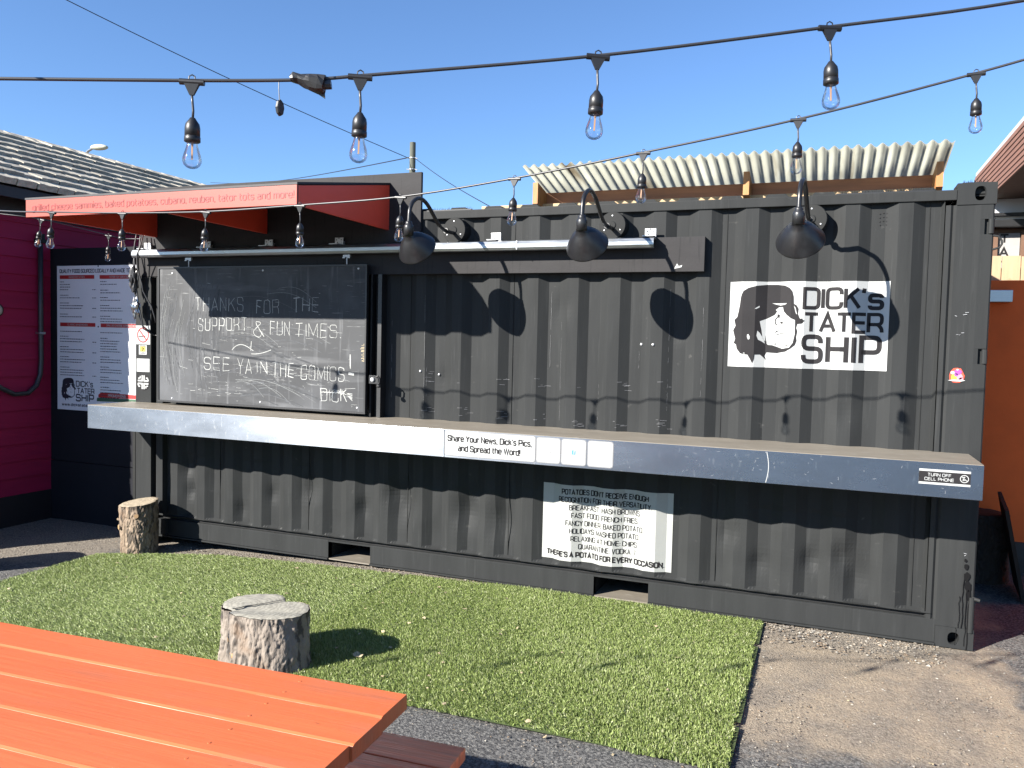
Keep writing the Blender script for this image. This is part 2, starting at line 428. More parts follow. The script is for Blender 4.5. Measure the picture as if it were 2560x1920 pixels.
# bark and cut faces
def bark_mat(name, c1, c2, c3, sc):
    m = mat(name, c1, .85, vscale=9, col2=c2, stretch=(1, 1, .45), bump=1.0, bscale=42, detail=10, bdist=.014)
    overlay(m, c3, sc, .53, .60, stretch=(1.1, 1.1, .45), amount=.75, detail=9)
    overlay(m, (.30, .18, .10), 7, .60, .72, amount=.45)
    return m
M['barkA'] = bark_mat('pine_bark_light', (.22, .155, .10), (.46, .35, .25), (.03, .025, .02), 26)
M['barkB'] = bark_mat('pine_bark_grey', (.21, .17, .135), (.42, .355, .295), (.03, .023, .019), 26)
def cut_mat(name, col, cx, cy):
    m = mat(name, col, .8, var=.15, vscale=6, bump=.4, bscale=60)
    t = m.node_tree; N = t.nodes; L = t.links; b = N['Principled BSDF']
    src = b.inputs['Base Color'].links[0].from_socket
    tc = N.new('ShaderNodeTexCoord'); mp = N.new('ShaderNodeMapping'); mp.inputs['Location'].default_value = (cx, cy, 0)
    w = N.new('ShaderNodeTexWave'); w.wave_type = 'RINGS'; w.rings_direction = 'Z'
    w.inputs['Scale'].default_value = 13; w.inputs['Distortion'].default_value = 9; w.inputs['Detail'].default_value = 6; w.inputs['Detail Scale'].default_value = 2
    L.new(tc.outputs['Object'], mp.inputs[0]); L.new(mp.outputs[0], w.inputs[0])
    mx = N.new('ShaderNodeMix'); mx.data_type = 'RGBA'; mx.blend_type = 'MULTIPLY'; mx.inputs[0].default_value = .30
    L.new(src, mx.inputs['A']); L.new(w.outputs['Color'], mx.inputs['B']); L.new(mx.outputs['Result'], b.inputs['Base Color'])
    return m
M['cutA'] = cut_mat('sawn_wood_tan', (.60, .50, .36), 0.02, 0)
M['cutB'] = cut_mat('sawn_wood_grey', (.56, .53, .44), 0.09, 0.03)
overlay(M['cutB'], (.30, .28, .25), 6, .58, .70, stretch=(1, 3.5, 1), amount=.6)
M['knot'] = mat('cut_knot', (.55, .34, .16), .7, var=.25, vscale=30)

# turf blades: per-blade colour attribute
def turf_mat():
    m = bpy.data.materials.new('turf_blade'); m.use_nodes = True; t = m.node_tree; b = t.nodes['Principled BSDF']
    a = t.nodes.new('ShaderNodeAttribute'); a.attribute_name = 'Col'
    t.links.new(a.outputs['Color'], b.inputs['Base Color']); b.inputs['Roughness'].default_value = .42
    b.inputs['Specular IOR Level'].default_value = .35
    tl = t.nodes.new('ShaderNodeBsdfTranslucent'); mx = t.nodes.new('ShaderNodeMixShader'); mx.inputs[0].default_value = .35
    t.links.new(a.outputs['Color'], tl.inputs[0]); o = t.nodes['Material Output']
    t.links.new(b.outputs[0], mx.inputs[1]); t.links.new(tl.outputs[0], mx.inputs[2]); t.links.new(mx.outputs[0], o.inputs[0])
    return m
M['turf'] = turf_mat()

def ground_mat():
    m = bpy.data.materials.new('yard_ground'); m.use_nodes = True; t = m.node_tree; N = t.nodes; L = t.links; b = N['Principled BSDF']
    b.inputs['Roughness'].default_value = .92
    tc = N.new('ShaderNodeTexCoord')
    def nz(sc, det=8, rough=.6):
        n = N.new('ShaderNodeTexNoise'); n.inputs['Scale'].default_value = sc; n.inputs['Detail'].default_value = det
        n.inputs['Roughness'].default_value = rough; L.new(tc.outputs['Object'], n.inputs[0]); return n
    def ramp(n, lo, hi):
        r = N.new('ShaderNodeMapRange'); r.inputs[1].default_value = lo; r.inputs[2].default_value = hi; L.new(n.outputs[0], r.inputs[0]); return r
    def mix(f, a, bcol):
        x = N.new('ShaderNodeMix'); x.data_type = 'RGBA'; L.new(f, x.inputs[0])
        if isinstance(a, tuple): x.inputs['A'].default_value = (*a, 1)
        else: L.new(a, x.inputs['A'])
        if isinstance(bcol, tuple): x.inputs['B'].default_value = (*bcol, 1)
        else: L.new(bcol, x.inputs['B'])
        return x.outputs['Result']
    asph = mix(ramp(nz(70, 4), .42, .62).outputs[0], (.036, .036, .037), (.150, .146, .138))
    dirt = mix(ramp(nz(45, 6), .35, .65).outputs[0], (.12, .100, .078), (.225, .190, .150))
    dirt = mix(ramp(nz(3.2, 7), .40, .66).outputs[0], dirt, mix(ramp(nz(60, 5), .35, .65).outputs[0], (.21, .165, .115), (.34, .275, .195)))
    # dirt lies in a patch beside the container, thinning out into asphalt
    sx = N.new('ShaderNodeSeparateXYZ'); L.new(tc.outputs['Object'], sx.inputs[0])
    def mrange(sock, a, b_):
        r = N.new('ShaderNodeMapRange'); r.inputs[1].default_value = a; r.inputs[2].default_value = b_; r.interpolation_type = 'SMOOTHSTEP'
        L.new(sock, r.inputs[0]); return r.outputs[0]
    def mul(a, c):
        x = N.new('ShaderNodeMath'); x.operation = 'MULTIPLY'; L.new(a, x.inputs[0]); L.new(c, x.inputs[1]); return x.outputs[0]
    def add(a, c, k=1.0):
        x = N.new('ShaderNodeMath'); x.operation = 'MULTIPLY_ADD'; L.new(c, x.inputs[0]); x.inputs[1].default_value = k; L.new(a, x.inputs[2]); return x.outputs[0]
    px = mrange(sx.outputs[0], 4.7, 5.0); px2 = mrange(sx.outputs[0], 6.5, 5.9); py = mrange(sx.outputs[1], -2.0, -1.1)
    f = mul(mul(px, px2), py)
    f = add(f, ramp(nz(2.3, 6), .3, .7).outputs[0], .75)
    f2 = mrange(f, .62, 1.05)
    c = mix(f2, asph, dirt)
    # strip of pale gravel against the container and to its left
    pg = mrange(sx.outputs[1], -.45, -.12); pl = mrange(sx.outputs[0], .3, -.1); pl2 = mrange(sx.outputs[1], -1.3, -.6)
    g = N.new('ShaderNodeMath'); g.operation = 'MAXIMUM'; L.new(pg, g.inputs[0]); L.new(mul(pl, pl2), g.inputs[1])
    g2 = mrange(add(mul(g.outputs[0], mrange(sx.outputs[0], 6.4, 5.6)), ramp(nz(6, 5), .3, .7).outputs[0], .5), .7, 1.15)
    c = mix(g2, c, mix(ramp(nz(90, 3), .4, .6).outputs[0], (.09, .075, .06), (.235, .205, .165)))
    c = mix(ramp(nz(28, 3), .66, .70).outputs[0], c, (.145, .135, .12))
    L.new(c, b.inputs['Base Color'])
    bu = N.new('ShaderNodeBump'); bu.inputs['Strength'].default_value = .9; bu.inputs['Distance'].default_value = .012
    L.new(nz(95, 5).outputs[0], bu.inputs['Height']); L.new(bu.outputs[0], b.inputs['Normal'])
    return m
M['ground'] = ground_mat()
def stone_mat():
    m = bpy.data.materials.new('gravel_stone'); m.use_nodes = True; t = m.node_tree; b = t.nodes['Principled BSDF']
    a = t.nodes.new('ShaderNodeAttribute'); a.attribute_name = 'Col'
    t.links.new(a.outputs['Color'], b.inputs['Base Color']); b.inputs['Roughness'].default_value = .9
    return m
M['stone'] = stone_mat()

def shingle_mat():
    m = mat('cedar_shake', (.60, .55, .45), .85, var=.3, vscale=8, stretch=(.6, 5, 5), bump=.6, bscale=40, detail=9, bdist=.006)
    t = m.node_tree; N = t.nodes; L = t.links; b = N['Principled BSDF']; src = b.inputs['Base Color'].links[0].from_socket
    oi = N.new('ShaderNodeObjectInfo'); mx = N.new('ShaderNodeMix'); mx.data_type = 'RGBA'; mx.blend_type = 'MULTIPLY'; mx.inputs[0].default_value = 1
    mr = N.new('ShaderNodeMapRange'); mr.inputs[3].default_value = .75; mr.inputs[4].default_value = 1.25; L.new(oi.outputs['Random'], mr.inputs[0])
    L.new(src, mx.inputs['A']); L.new(mr.outputs[0], mx.inputs['B']); L.new(mx.outputs['Result'], b.inputs['Base Color'])
    return m
M['shake'] = shingle_mat()

# ------------------------------------------------------------------ ground
def axis(a, b_, fine, far):
    v = [-far, -far/3, a-3]
    x = a
    while x < b_: v.append(x); x += fine
    return v+[b_, b_+3, far/3, far]
xs = axis(-2.0, 8.0, .08, 150); ys = axis(-5.5, 3.0, .1, 150)
vv = []; 
for yy in ys:
    for xx in xs:
        z = gz(xx, yy)
        if -2 < xx < 8 and -5.5 < yy < 3: z += .010*noise.noise(Vector((xx*2.1, yy*2.1, 0)))+.004*noise.noise(Vector((xx*9, yy*9, 3)))-.006
        vv.append((xx, yy, z))
nx = len(xs)
ff = [(j*nx+i, j*nx+i+1, (j+1)*nx+i+1, (j+1)*nx+i) for j in range(len(ys)-1) for i in range(nx-1)]
me = bpy.data.meshes.new('ground'); me.from_pydata(vv, [], ff); smooth(me)
tag(obj('ground', me, M['ground']), kind='structure')

# ------------------------------------------------------------------ shipping container
L_ = 6.058
cont = empty('shipping_container', (0, 0, 0), 'black painted steel shipping container with corrugated side and steel counter shelf', 'container')
TINY = ('scuff_mark', 'face_highlight', 'face_line', 'wiped_streak', 'fine_scratch', 'paint_nick', 'tar_drip', 'print_line', 'print_mark')
def part(name, src, m, parent, **k):
    o = obj(name, src, m, parent, **k)
    if name in TINY: o['kind'] = 'stuff'        # marks too small to pick apart
    return o
# corrugated side sheet with dents
dents = [(1.65, .52, .07, .020), (2.35, .55, .06, .014), (2.45, .50, .10, .022), (2.93, .47, .09, .022), (3.18, .43, .10, .024), (3.02, .62, .05, .012),
         (5.20, .40, .05, .016), (5.37, .44, .06, .020), (5.44, .33, .08, .018), (4.72, .52, .05, .012), (.47, .60, .06, .018), (.50, .40, .05, .015),
         (1.30, .45, .05, .010), (2.1, .42, .05, .012), (1.0, .3, .05, .01), (4.9, .35, .05, .010), (3.6, 1.9, .06, .006), (4.35, 1.75, .05, .006), (5.35, 1.3, .07, .007), (2.75, 1.4, .05, .005)]
cols = [.19] + sorted(set([round(x, 4) for x in FOLDS] + [round(.314+.02*i, 4) for i in range(275)] + [.314, 5.80])) + [5.815]
zs = [.178] + [.20+.03*i for i in range(78)] + [2.50]
vv = []
for z in zs:
    for x in cols:
        y = corr(x)
        y += .0022*noise.noise(Vector((x*1.7, z*.9, 5)))+.0008*noise.noise(Vector((x*9, z*7, 9)))
        if not (3.46 < x < 4.42 and z < .76) and not (4.6 < x < 5.6 and 1.5 < z < 2.1):
            for dx, dz, r, a in dents:
                d2 = ((x-dx)/r)**2+((z-dz)/(r*1.3))**2
                if d2 < 6: y += 1.5*a*math.exp(-d2)
            if z < .7: y += .008*max(0, noise.noise(Vector((x*4.5, z*5, 2))))
        if z < .20: y = min(y, .004)
        vv.append((x, y, z))
nx = len(cols)
ff = [(j*nx+i, j*nx+i+1, (j+1)*nx+i+1, (j+1)*nx+i) for j in range(len(zs)-1) for i in range(nx-1)]
me = bpy.data.meshes.new('corrugated_side'); me.from_pydata(vv, [], ff)
part('corrugated_side', me, M['steel'], cont)
# welded seams between the sheets
for xs_ in (.78, 1.62, 2.47, 3.25, 4.64, 5.745):
    bm = bmesh.new(); y = corr(xs_)
    box(bm, xs_-.002, xs_+.002, y-.0035, y+.002, .2, 2.5); part('weld_seam', bm, M['steel2'], cont)
# end post at the right with its hinges, left post
bm = bmesh.new()
prof = [(5.812, .03), (5.822, .002), (5.845, .0), (5.858, .012), (5.872, .0), (5.96, .0), (5.99, -.002), (6.05, -.001), (6.058, .006), (6.058, .12)]
for z0, z1 in ((.118, 1.60), (1.685, 2.31), (2.393, 2.473)):
    a = [bm.verts.new((x, y, z0)) for x, y in prof]; c = [bm.verts.new((x, y, z1)) for x, y in prof]
    for i in range(len(prof)-1): bm.faces.new((a[i], a[i+1], c[i+1], c[i]))
for z0, z1 in ((1.60, 1.685), (2.31, 2.393)):
    pr = prof[:7]+[(6.012, .0), (6.012, .05)]
    a = [bm.verts.new((x, y, z0)) for x, y in pr]; c = [bm.verts.new((x, y, z1)) for x, y in pr]
    for i in range(len(pr)-1): bm.faces.new((a[i], a[i+1], c[i+1], c[i]))
    box(bm, 6.013, 6.058, .02, .12, z0, z1)
part('corner_post', bm, M['steel'], cont)
for z0 in (1.603, 2.313):
    bm = bmesh.new(); tube(bm, [(6.045, .004, z0), (6.045, .004, z0+.079)], .015, 12); part('door_hinge', bm, M['steel'], cont)
bm = bmesh.new(); tube(bm, [(6.055, .0, 2.302), (6.08, -.003, 2.297), (6.096, -.005, 2.275), (6.098, -.006, 2.255), (6.088, -.005, 2.236), (6.055, 0, 2.226)], .006, 8)
part('lashing_ring', bm, M['steel'], cont)
bm = bmesh.new(); tube(bm, [(6.046, .0, .10), (6.046, .0, .30)], .016, 12); tube(bm, [(6.046, 0, .295), (6.085, -.01, .288)], .010, 8)
part('door_pin', bm, M['steel'], cont)
part('corner_post', B(-.012, .150, -.05, .10, -.045, 2.115, bev=.004), M['steel'], cont)
part('frame_tube', B(.205, .272, -.05, .035, .205, 2.112, bev=.004), M['steel'], cont)
part('frame_foot', B(.205, .285, -.03, .0, .03, .155), M['steel'], cont)
# corner castings
def casting(x0, x1, z0, z1, hx, hz, rw, rh):
    bm = bmesh.new(); n = 28
    fr = -.006
    hole = [(hx+rw*math.copysign(abs(math.cos(t))**.8, math.cos(t)), hz+rh*math.copysign(abs(math.sin(t))**.8, math.sin(t))) for t in [2*math.pi*k/n for k in range(n)]]
    def edge(t):
        c, s = math.cos(t), math.sin(t); 
        kx = ((x1 if c > 0 else x0)-hx)/c if abs(c) > 1e-6 else 1e9; kz = ((z1 if s > 0 else z0)-hz)/s if abs(s) > 1e-6 else 1e9
        k = min(kx, kz); return (hx+c*k, hz+s*k)
    outer = [edge(2*math.pi*k/n) for k in range(n)]
    for cx_, cz_ in ((x0, z0), (x1, z0), (x1, z1), (x0, z1)):          # square the corners
        i = min(range(n), key=lambda i: (outer[i][0]-cx_)**2+(outer[i][1]-cz_)**2); outer[i] = (cx_, cz_)
    o1 = [bm.verts.new((x, fr, z)) for x, z in outer]; h1 = [bm.verts.new((x, fr, z)) for x, z in hole]
    o2 = [bm.verts.new((x, .16, z)) for x, z in outer]; h2 = [bm.verts.new((x, .10, z)) for x, z in hole]
    h0 = [bm.verts.new((hx+(x-hx)*.9, fr+.012, hz+(z-hz)*.9)) for x, z in hole]
    for k in range(n):
        j = (k+1) % n
        bm.faces.new((o1[k], o1[j], h1[j], h1[k])); bm.faces.new((h1[k], h1[j], h0[j], h0[k])); bm.faces.new((h0[k], h0[j], h2[j], h2[k])); bm.faces.new((o1[k], o2[k], o2[j], o1[j]))
    bm.faces.new(h2)
    bmesh.ops.recalc_face_normals(bm, faces=bm.faces)
    return bm
part('corner_casting', casting(5.872, 6.064, 2.473, 2.591, 5.985, 2.532, .028, .040), M['steel'], cont)
part('casting_slot', B(5.95, 6.02, .03, .05, 2.522, 2.536), M['steel2'], cont)
part('corner_casting', casting(5.872, 6.064, .0, .1175, 5.965, .055, .030, .036), M['steel'], cont)
# dark tar drips on the lower right post
pr = Print()
def drip(x, z0, z1, w):
    n = 9; pts = [(x+random.uniform(-.004, .004), z0+(z1-z0)*k/n) for k in range(n+1)]; pr.path(pts, w)
drip(6.0, .43, .12, .004); drip(6.02, .40, .02, .004); drip(5.985, .30, .12, .003); drip(6.032, .36, .0, .006); drip(5.975, .02, .12, .003)
for cx_, cz_, a_, b_ in ((6.015, .415, .016, .028), (6.01, .47, .012, .018), (6.022, .36, .018, .03), (6.005, .505, .007, .01), (6.028, .31, .008, .03)):
    pr.poly([(cx_+a_*math.cos(t)*random.uniform(.8, 1.1), cz_+b_*math.sin(t)*random.uniform(.8, 1.1)) for t in [k*.52 for k in range(12)]], lay=.5)
M['tar'] = mat('tar', (.008, .008, .009), .7, spec=.1)
part('tar_drip', pr.mesh(T(0, -.007, 0), 'tar_drip'), M['tar'], cont)
# rails
part('top_rail', B(.0, 5.871, -.010, .06, 2.500, 2.556, bev=.004), M['steel'], cont)
XA, XB, XC, XD = 1.824, 2.184, 3.874, 4.234
bm = bmesh.new()
for a, c in ((.165, XA), (XB, XC), (XD, 5.872)):
    box(bm, a, c, .0, .05, .018, .149, bev=.003)
for a, c in ((XA, XB), (XC, XD)):
    box(bm, a, c, .001, .05, .139, .149)
box(bm, .165, 5.86, .006, .05, .1492, .152)
part('bottom_rail', bm, M['steel'], cont)
part('rail_groove', B(.165, 5.868, .028, .05, .1525, .1745), M['dark'], cont)
bm = bmesh.new()          # wavy bottom lip, bent here and there
n = 380; top, bot = [], []
for i in range(n+1):
    x = .16+(5.845-.16)*i/n
    w = .006*noise.noise(Vector((x*5, 1, 0)))+.003*noise.noise(Vector((x*17, 4, 0)))
    top.append([bm.verts.new((x, corr(x)+.004, .188)), bm.verts.new((x, -.006+w*.4, .181+w)), bm.verts.new((x, .0, .1755+w*.6)), bm.verts.new((x, .03, .176))])
for a, c in zip(top, top[1:]):
    for k in range(3): bm.faces.new((a[k], c[k], c[k+1], a[k+1]))
part('bottom_lip', bm, M['steel'], cont)
bm = bmesh.new()
for a, c in ((.165, XA), (XB, XC), (XD, 5.872)): box(bm, a, c, -.012, .02, .006, .0175)
part('lower_flange', bm, M['steel'], cont)
for a, c in ((XA, XB), (XC, XD)):            # forklift pockets
    p = empty('forklift_pocket', (a, 0, 0)); p.parent = cont
    bm = bmesh.new(); box(bm, -.006, .0, .003, .9, .0, .1385); box(bm, c-a, c-a+.006, .003, .9, .0, .1385); box(bm, -.006, c-a+.006, .003, .9, .1387, .145); box(bm, -.006, c-a+.006, .9, .91, .0, .14)
    part('pocket_wall', bm, M['steel2'], p)
    part('pocket_floor', B(0, c-a, .0, .9, .006, .014), M['ledger'] if False else M['tan'], p)
# roof, ends, back
bm = bmesh.new()
n = 0
pts = []
x = .02
while x < 5.9:
    pts += [(x, 2.553), (x+.11, 2.553), (x+.135, 2.580), (x+.235, 2.580)]
    x += .262
prev = None
for x, z in pts:
    cur = (bm.verts.new((x, .03, z)), bm.verts.new((x, 2.42, z)), bm.verts.new((x, .03, 2.53)))
    if prev: bm.faces.new((prev[0], cur[0], cur[1], prev[1])); bm.faces.new((prev[2], cur[2], cur[0], prev[0]))
    prev = cur
part('roof_sheet', bm, M['steel'], cont)
bm = bmesh.new(); box(bm, 6.0, 6.05, .12, 2.438, .0, 2.56); part('container_door', bm, M['steel'], cont)
bm = bmesh.new(); box(bm, .0, .05, .1, 2.438, -.045, 2.55); part('end_wall', bm, M['steel'], cont)
bm = bmesh.new(); box(bm, .05, 6.0, 2.40, 2.438, .0, 2.55); part('back_wall', bm, M['steel'], cont)
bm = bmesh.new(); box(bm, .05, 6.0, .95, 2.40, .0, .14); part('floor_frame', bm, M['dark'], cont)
# vent holes
for i, (dx, dz) in enumerate([(0, .03), (.018, .034), (.036, .03), (.0, .008), (.018, .012), (.036, .008), (0, -.014), (.018, -.010), (.036, -.014), (.002, -.034), (.036, -.034)]):
    bm = bmesh.new(); lathe(bm, [(0, 0), (.0042, 0), (.003, .004), (0, .004)], 8, T(5.488+dx, corr(5.5)-.004, 2.415+dz)@Matrix.Rotation(rad(90), 4, 'X').inverted())
    part('vent_hole', bm, M['dark'], cont)
for x, z in ((4.133, 1.665), (4.214, 1.665), (2.57, 1.44), (2.70, 1.42)):
    bm = bmesh.new(); lathe(bm, [(0, .009), (.006, .007), (.010, 0), (0, 0)], 10, T(x, corr(x)-.001, z)@Matrix.Rotation(rad(90), 4, 'X'))
    part('bolt_head', bm, M['zinc'], cont)
# scuffs: pale chalky scratches low on the upper wall
pr = Print()
for k in range(60):
    j = random.choice([0, 1, 2, 3, 4, 5, 6]); xa = 2.60+PITCH*j+random.uniform(-.02, .055); za = random.choice([1.13, 1.15, 1.17, 1.38, 1.41])+random.uniform(-.015, .03)
    w = random.uniform(.01, .045)
    pr.path([(xa, za), (xa+w, za+random.uniform(-.002, .002))], random.uniform(.001, .0022))
for xa, za, l in ((2.60, 1.14, .9), (2.617, 1.14, .35), (3.86, 1.12, .30), (4.31, 1.55, .5), (4.31, 1.25, .2), (4.52, 1.35, .55), (3.52, 1.5, .5), (2.335, 1.2, .6), (3.60, 1.15, .7), (4.12, 1.5, .12)):
    n = 14; [pr.path([(xa+.004*noise.noise(Vector((k*.7, xa, 0))), za+l*k/n), (xa+.004*noise.noise(Vector((k*.7+.7, xa, 0))), za+l*(k+1)/n)], random.uniform(.0003, .0011)) for k in range(n) if random.random() < .6]
part('scuff_mark', pr.mesh(Matrix.Identity(4), 'scuff_mark', FOLDS, corr, off=.003), M['grey'], cont)

# bird spike strips on the roof edge
def spikes(x0, x1, y, z, label):
    t_ = empty('bird_spike_strip', (x0, y, z), label, 'bird spikes', 'bird spike strips on the container roof')
    part('base_strip', B(0, x1-x0, -.02, .02, 0, .008), M['black'], t_)
    bm = bmesh.new(); x = .01
    while x < x1-x0:
        for yy in (-.012, .012):
            xj = x+random.uniform(-.004, .004); h = random.uniform(.02, .03)
            v = [bm.verts.new((xj-.002, yy-.002, .008)), bm.verts.new((xj+.002, yy-.002, .008)), bm.verts.new((xj, yy+.002, .008)), bm.verts.new((xj+random.uniform(-.006, .006), yy*1.6, h))]
            for f in ((0, 1, 3), (1, 2, 3), (2, 0, 3)): bm.faces.new([v[i] for i in f])
        x += .012
    o = part('spike', bm, M['black'], t_); o['kind'] = 'stuff'
spikes(2.58, 2.93, .03, 2.5565, 'short strip of bird spikes on the container rail beside the grey panel')
spikes(5.25, 5.76, .03, 2.5565, 'long black strip of bird spikes on the rail under the lumber frame')
spikes(5.90, 6.02, .05, 2.592, 'small strip of bird spikes on top of the right corner casting')

# ------------------------------------------------------------------ counter shelf
ct = empty('serving_counter', (0, 0, 0), 'long brushed steel counter shelf fixed to the front of the container', 'counter')
YF = -.470
part('front_panel', B(-.056, 2.997, YF-.003, YF+.012, .9205, 1.0965, bev=.0015), M['brushed'], ct)
part('front_panel', B(3.0, 5.995, YF-.003, YF+.012, .9205, 1.0965, bev=.0015), M['brushed'], ct)
part('end_panel', B(-.0565, -.0445, YF+.012, -.052, .9205, 1.0965), M['brushed'], ct)
part('end_panel', B(5.9835, 5.995, YF+.012, -.009, .9205, 1.0965), M['brushed'], ct)
bm = bmesh.new(); box(bm, -.054, 5.993, YF-.0025, -.052, 1.0968, 1.1005); box(bm, .276, 5.993, -.0518, .032, 1.0968, 1.1005); part('counter_top', bm, M['tan'], ct)
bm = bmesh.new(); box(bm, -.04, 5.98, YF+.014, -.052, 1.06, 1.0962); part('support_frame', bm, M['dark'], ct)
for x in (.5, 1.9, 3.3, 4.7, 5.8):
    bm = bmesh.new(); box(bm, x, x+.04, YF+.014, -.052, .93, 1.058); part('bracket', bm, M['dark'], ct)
pr = Print(); n = 14
pr.path([(4.956-.002+.012*math.sin(math.pi*k/n), 1.093-.168*k/n) for k in range(n+1)], .0035)
tag(part('scratch', pr.mesh(T(0, YF-.003, 0), 'scratch'), M['white'], ct), 'pale curved scratch down the steel front')
pr = Print()
for k in range(150):
    x = random.uniform(-.03, 5.95); z = random.uniform(.93, 1.09); l = random.uniform(.004, .022); a = random.choice([random.uniform(-.6, .6), random.uniform(1.2, 1.8)])
    if 2.98 < x < 4.12: continue
    pr.path([(x, z), (x+l*math.cos(a), z+l*math.sin(a))], .0009)
part('fine_scratch', pr.mesh(T(0, YF-.003, 0), 'fine_scratch'), M['lightgrey'], ct)
YS = YF-.0035
def rrect(pr_, x0, z0, x1, z1, r, lay=0):
    pts = []
    for cx_, cz_, a0 in ((x1-r, z0+r, -90), (x1-r, z1-r, 0), (x0+r, z1-r, 90), (x0+r, z0+r, 180)):
        for k in range(6): t_ = rad(a0+18*k); pts.append((cx_+r*math.cos(t_), cz_+r*math.sin(t_)))
    pr_.poly(pts, lay)
def sign(name, loc, label, cat, group=None): return empty(name, loc, label, cat, group)
s_ = sign('share_news_sticker', (3.003, YS, .93), 'white rounded sticker reading Share Your News on the steel counter front', 'sticker')
pr = Print(); rrect(pr, -.003, .002, .612, .164, .015); part('sticker_border', pr.mesh(Matrix.Identity(4), 'b'), M['grey'], s_)
pr = Print(); rrect(pr, .002, .007, .606, .159, .012); part('sticker_face', pr.mesh(T(0, -.001, 0), 'f'), M['white'], s_)
pr = Print(); pr.text("Share Your News, Dick's Pics,", .303, .098, .034, width=.562, wt=.24, align='c'); pr.text('and Spread the Word!', .303, .038, .034, width=.415, wt=.24, align='c')
part('lettering', pr.mesh(T(0, -.002, 0), 'l'), M['ink'], s_)
for x0, x1, kind, lb in ((.617, .768, 'cam', 'blank white square sticker with a small camera outline beside the share your news sticker'), (.776, .928, 'f', 'blank white square sticker with a small blue letter in its middle'), (.939, 1.092, None, 'blank white square sticker rightmost of the three on the counter front')):
    q = sign('square_sticker', (3.003+x0, YS, .93), lb, 'sticker', 'square stickers on the counter front')
    w = x1-x0
    pr = Print(); rrect(pr, -.003, .003, w+.003, .161, .018); part('sticker_border', pr.mesh(Matrix.Identity(4), 'b'), M['grey'], q)
    pr = Print(); rrect(pr, .003, .009, w-.003, .155, .014); part('sticker_face', pr.mesh(T(0, -.001, 0), 'f'), M['white'], q)
    if kind == 'cam':
        pr = Print(); c_ = w/2; pr.path([(c_, .096), (c_+.016, .096), (c_+.016, .066), (c_-.016, .066), (c_-.016, .096), (c_, .096)], .0028, r=.008); pr.disc(c_, .081, .006, .0088); pr.disc(c_+.010, .090, 0, .0018, n=8)
        part('camera_icon', pr.mesh(T(0, -.002, 0), 'i'), M['grey'], q)
    if kind == 'f':
        pr = Print(); rrect(pr, w/2-.012, .068, w/2+.012, .094, .003); part('blue_square', pr.mesh(T(0, -.002, 0), 'i'), M['blue'], q)
        pr = Print(); pr.text('f', w/2+.001, .071, .02, wt=.2); part('lettering', pr.mesh(T(0, -.003, 0), 'l'), M['white'], q)
q = sign('cell_phone_label', (5.704, YS, .985), 'black and white TURN OFF CELL PHONE label at the right end of the counter front', 'label')
pr = Print(); pr.rect(0, 0, .234, .078); part('label_face', pr.mesh(Matrix.Identity(4), 'f'), M['white'], q)
pr = Print(); pr.rect(0, .0115, .234, .0665); part('label_band', pr.mesh(T(0, -.001, 0), 'b'), M['ink'], q)
pr = Print(); pr.text('TURN OFF', .093, .043, .014, width=.105, wt=.16, align='c'); pr.text('CELL PHONE', .093, .021, .014, width=.132, wt=.16, align='c')
pr.disc(.206, .039, .0165, .020, n=24); pr.path([(.193, .050), (.219, .028)], .003); pr.path([(.199, .031), (.206, .047)], .004); pr.path([(.2, .046), (.209, .049)], .004); pr.path([(.2, .030), (.210, .033)], .003)
part('lettering', pr.mesh(T(0, -.002, 0), 'l'), M['white'], q)

# ------------------------------------------------------------------ posters and logo on the corrugated wall
def wall_rect(x0, z0, x1, z1, off, name):
    pr = Print(); nz_ = max(2, int((z1-z0)/.1))
    for i in range(nz_): pr.rect(x0, z0+(z1-z0)*i/nz_, x1, z0+(z1-z0)*(i+1)/nz_)
    return pr.mesh(Matrix.Identity(4), name, FOLDS, corr, off=off)
OUTER = [[0.074,0.808],[0.08,0.85],[0.091,0.889],[0.124,0.926],[0.18,0.951],[0.245,0.965],[0.311,0.965],[0.357,0.955],[0.39,0.924],[0.407,0.883],[0.416,0.825],[0.419,0.742],[0.436,0.726],[0.45,0.685],[0.447,0.627],[0.459,0.577],[0.49,0.553],[0.476,0.518],[0.445,0.511],[0.439,0.468],[0.447,0.427],[0.441,0.361],[0.445,0.318],[0.435,0.268],[0.423,0.25],[0.403,0.221],[0.374,0.19],[0.319,0.171],[0.253,0.177],[0.241,0.134],[0.256,0.08],[0.226,0.13],[0.212,0.15],[0.179,0.148],[0.176,0.097],[0.166,0.041],[0.15,0.095],[0.132,0.146],[0.113,0.148],[0.083,0.159],[0.059,0.21],[0.052,0.262],[0.036,0.278],[0.045,0.33],[0.029,0.429],[0.045,0.483],[0.035,0.551],[0.055,0.586],[0.063,0.654],[0.071,0.74]]
FACE = [[0.204,0.538],[0.255,0.573],[0.3,0.616],[0.313,0.658],[0.303,0.672],[0.325,0.705],[0.349,0.705],[0.355,0.658],[0.374,0.617],[0.402,0.577],[0.43,0.555],[0.431,0.493],[0.432,0.394],[0.421,0.293],[0.399,0.239],[0.355,0.223],[0.318,0.245],[0.289,0.262],[0.261,0.264],[0.247,0.295],[0.226,0.336],[0.217,0.437]]
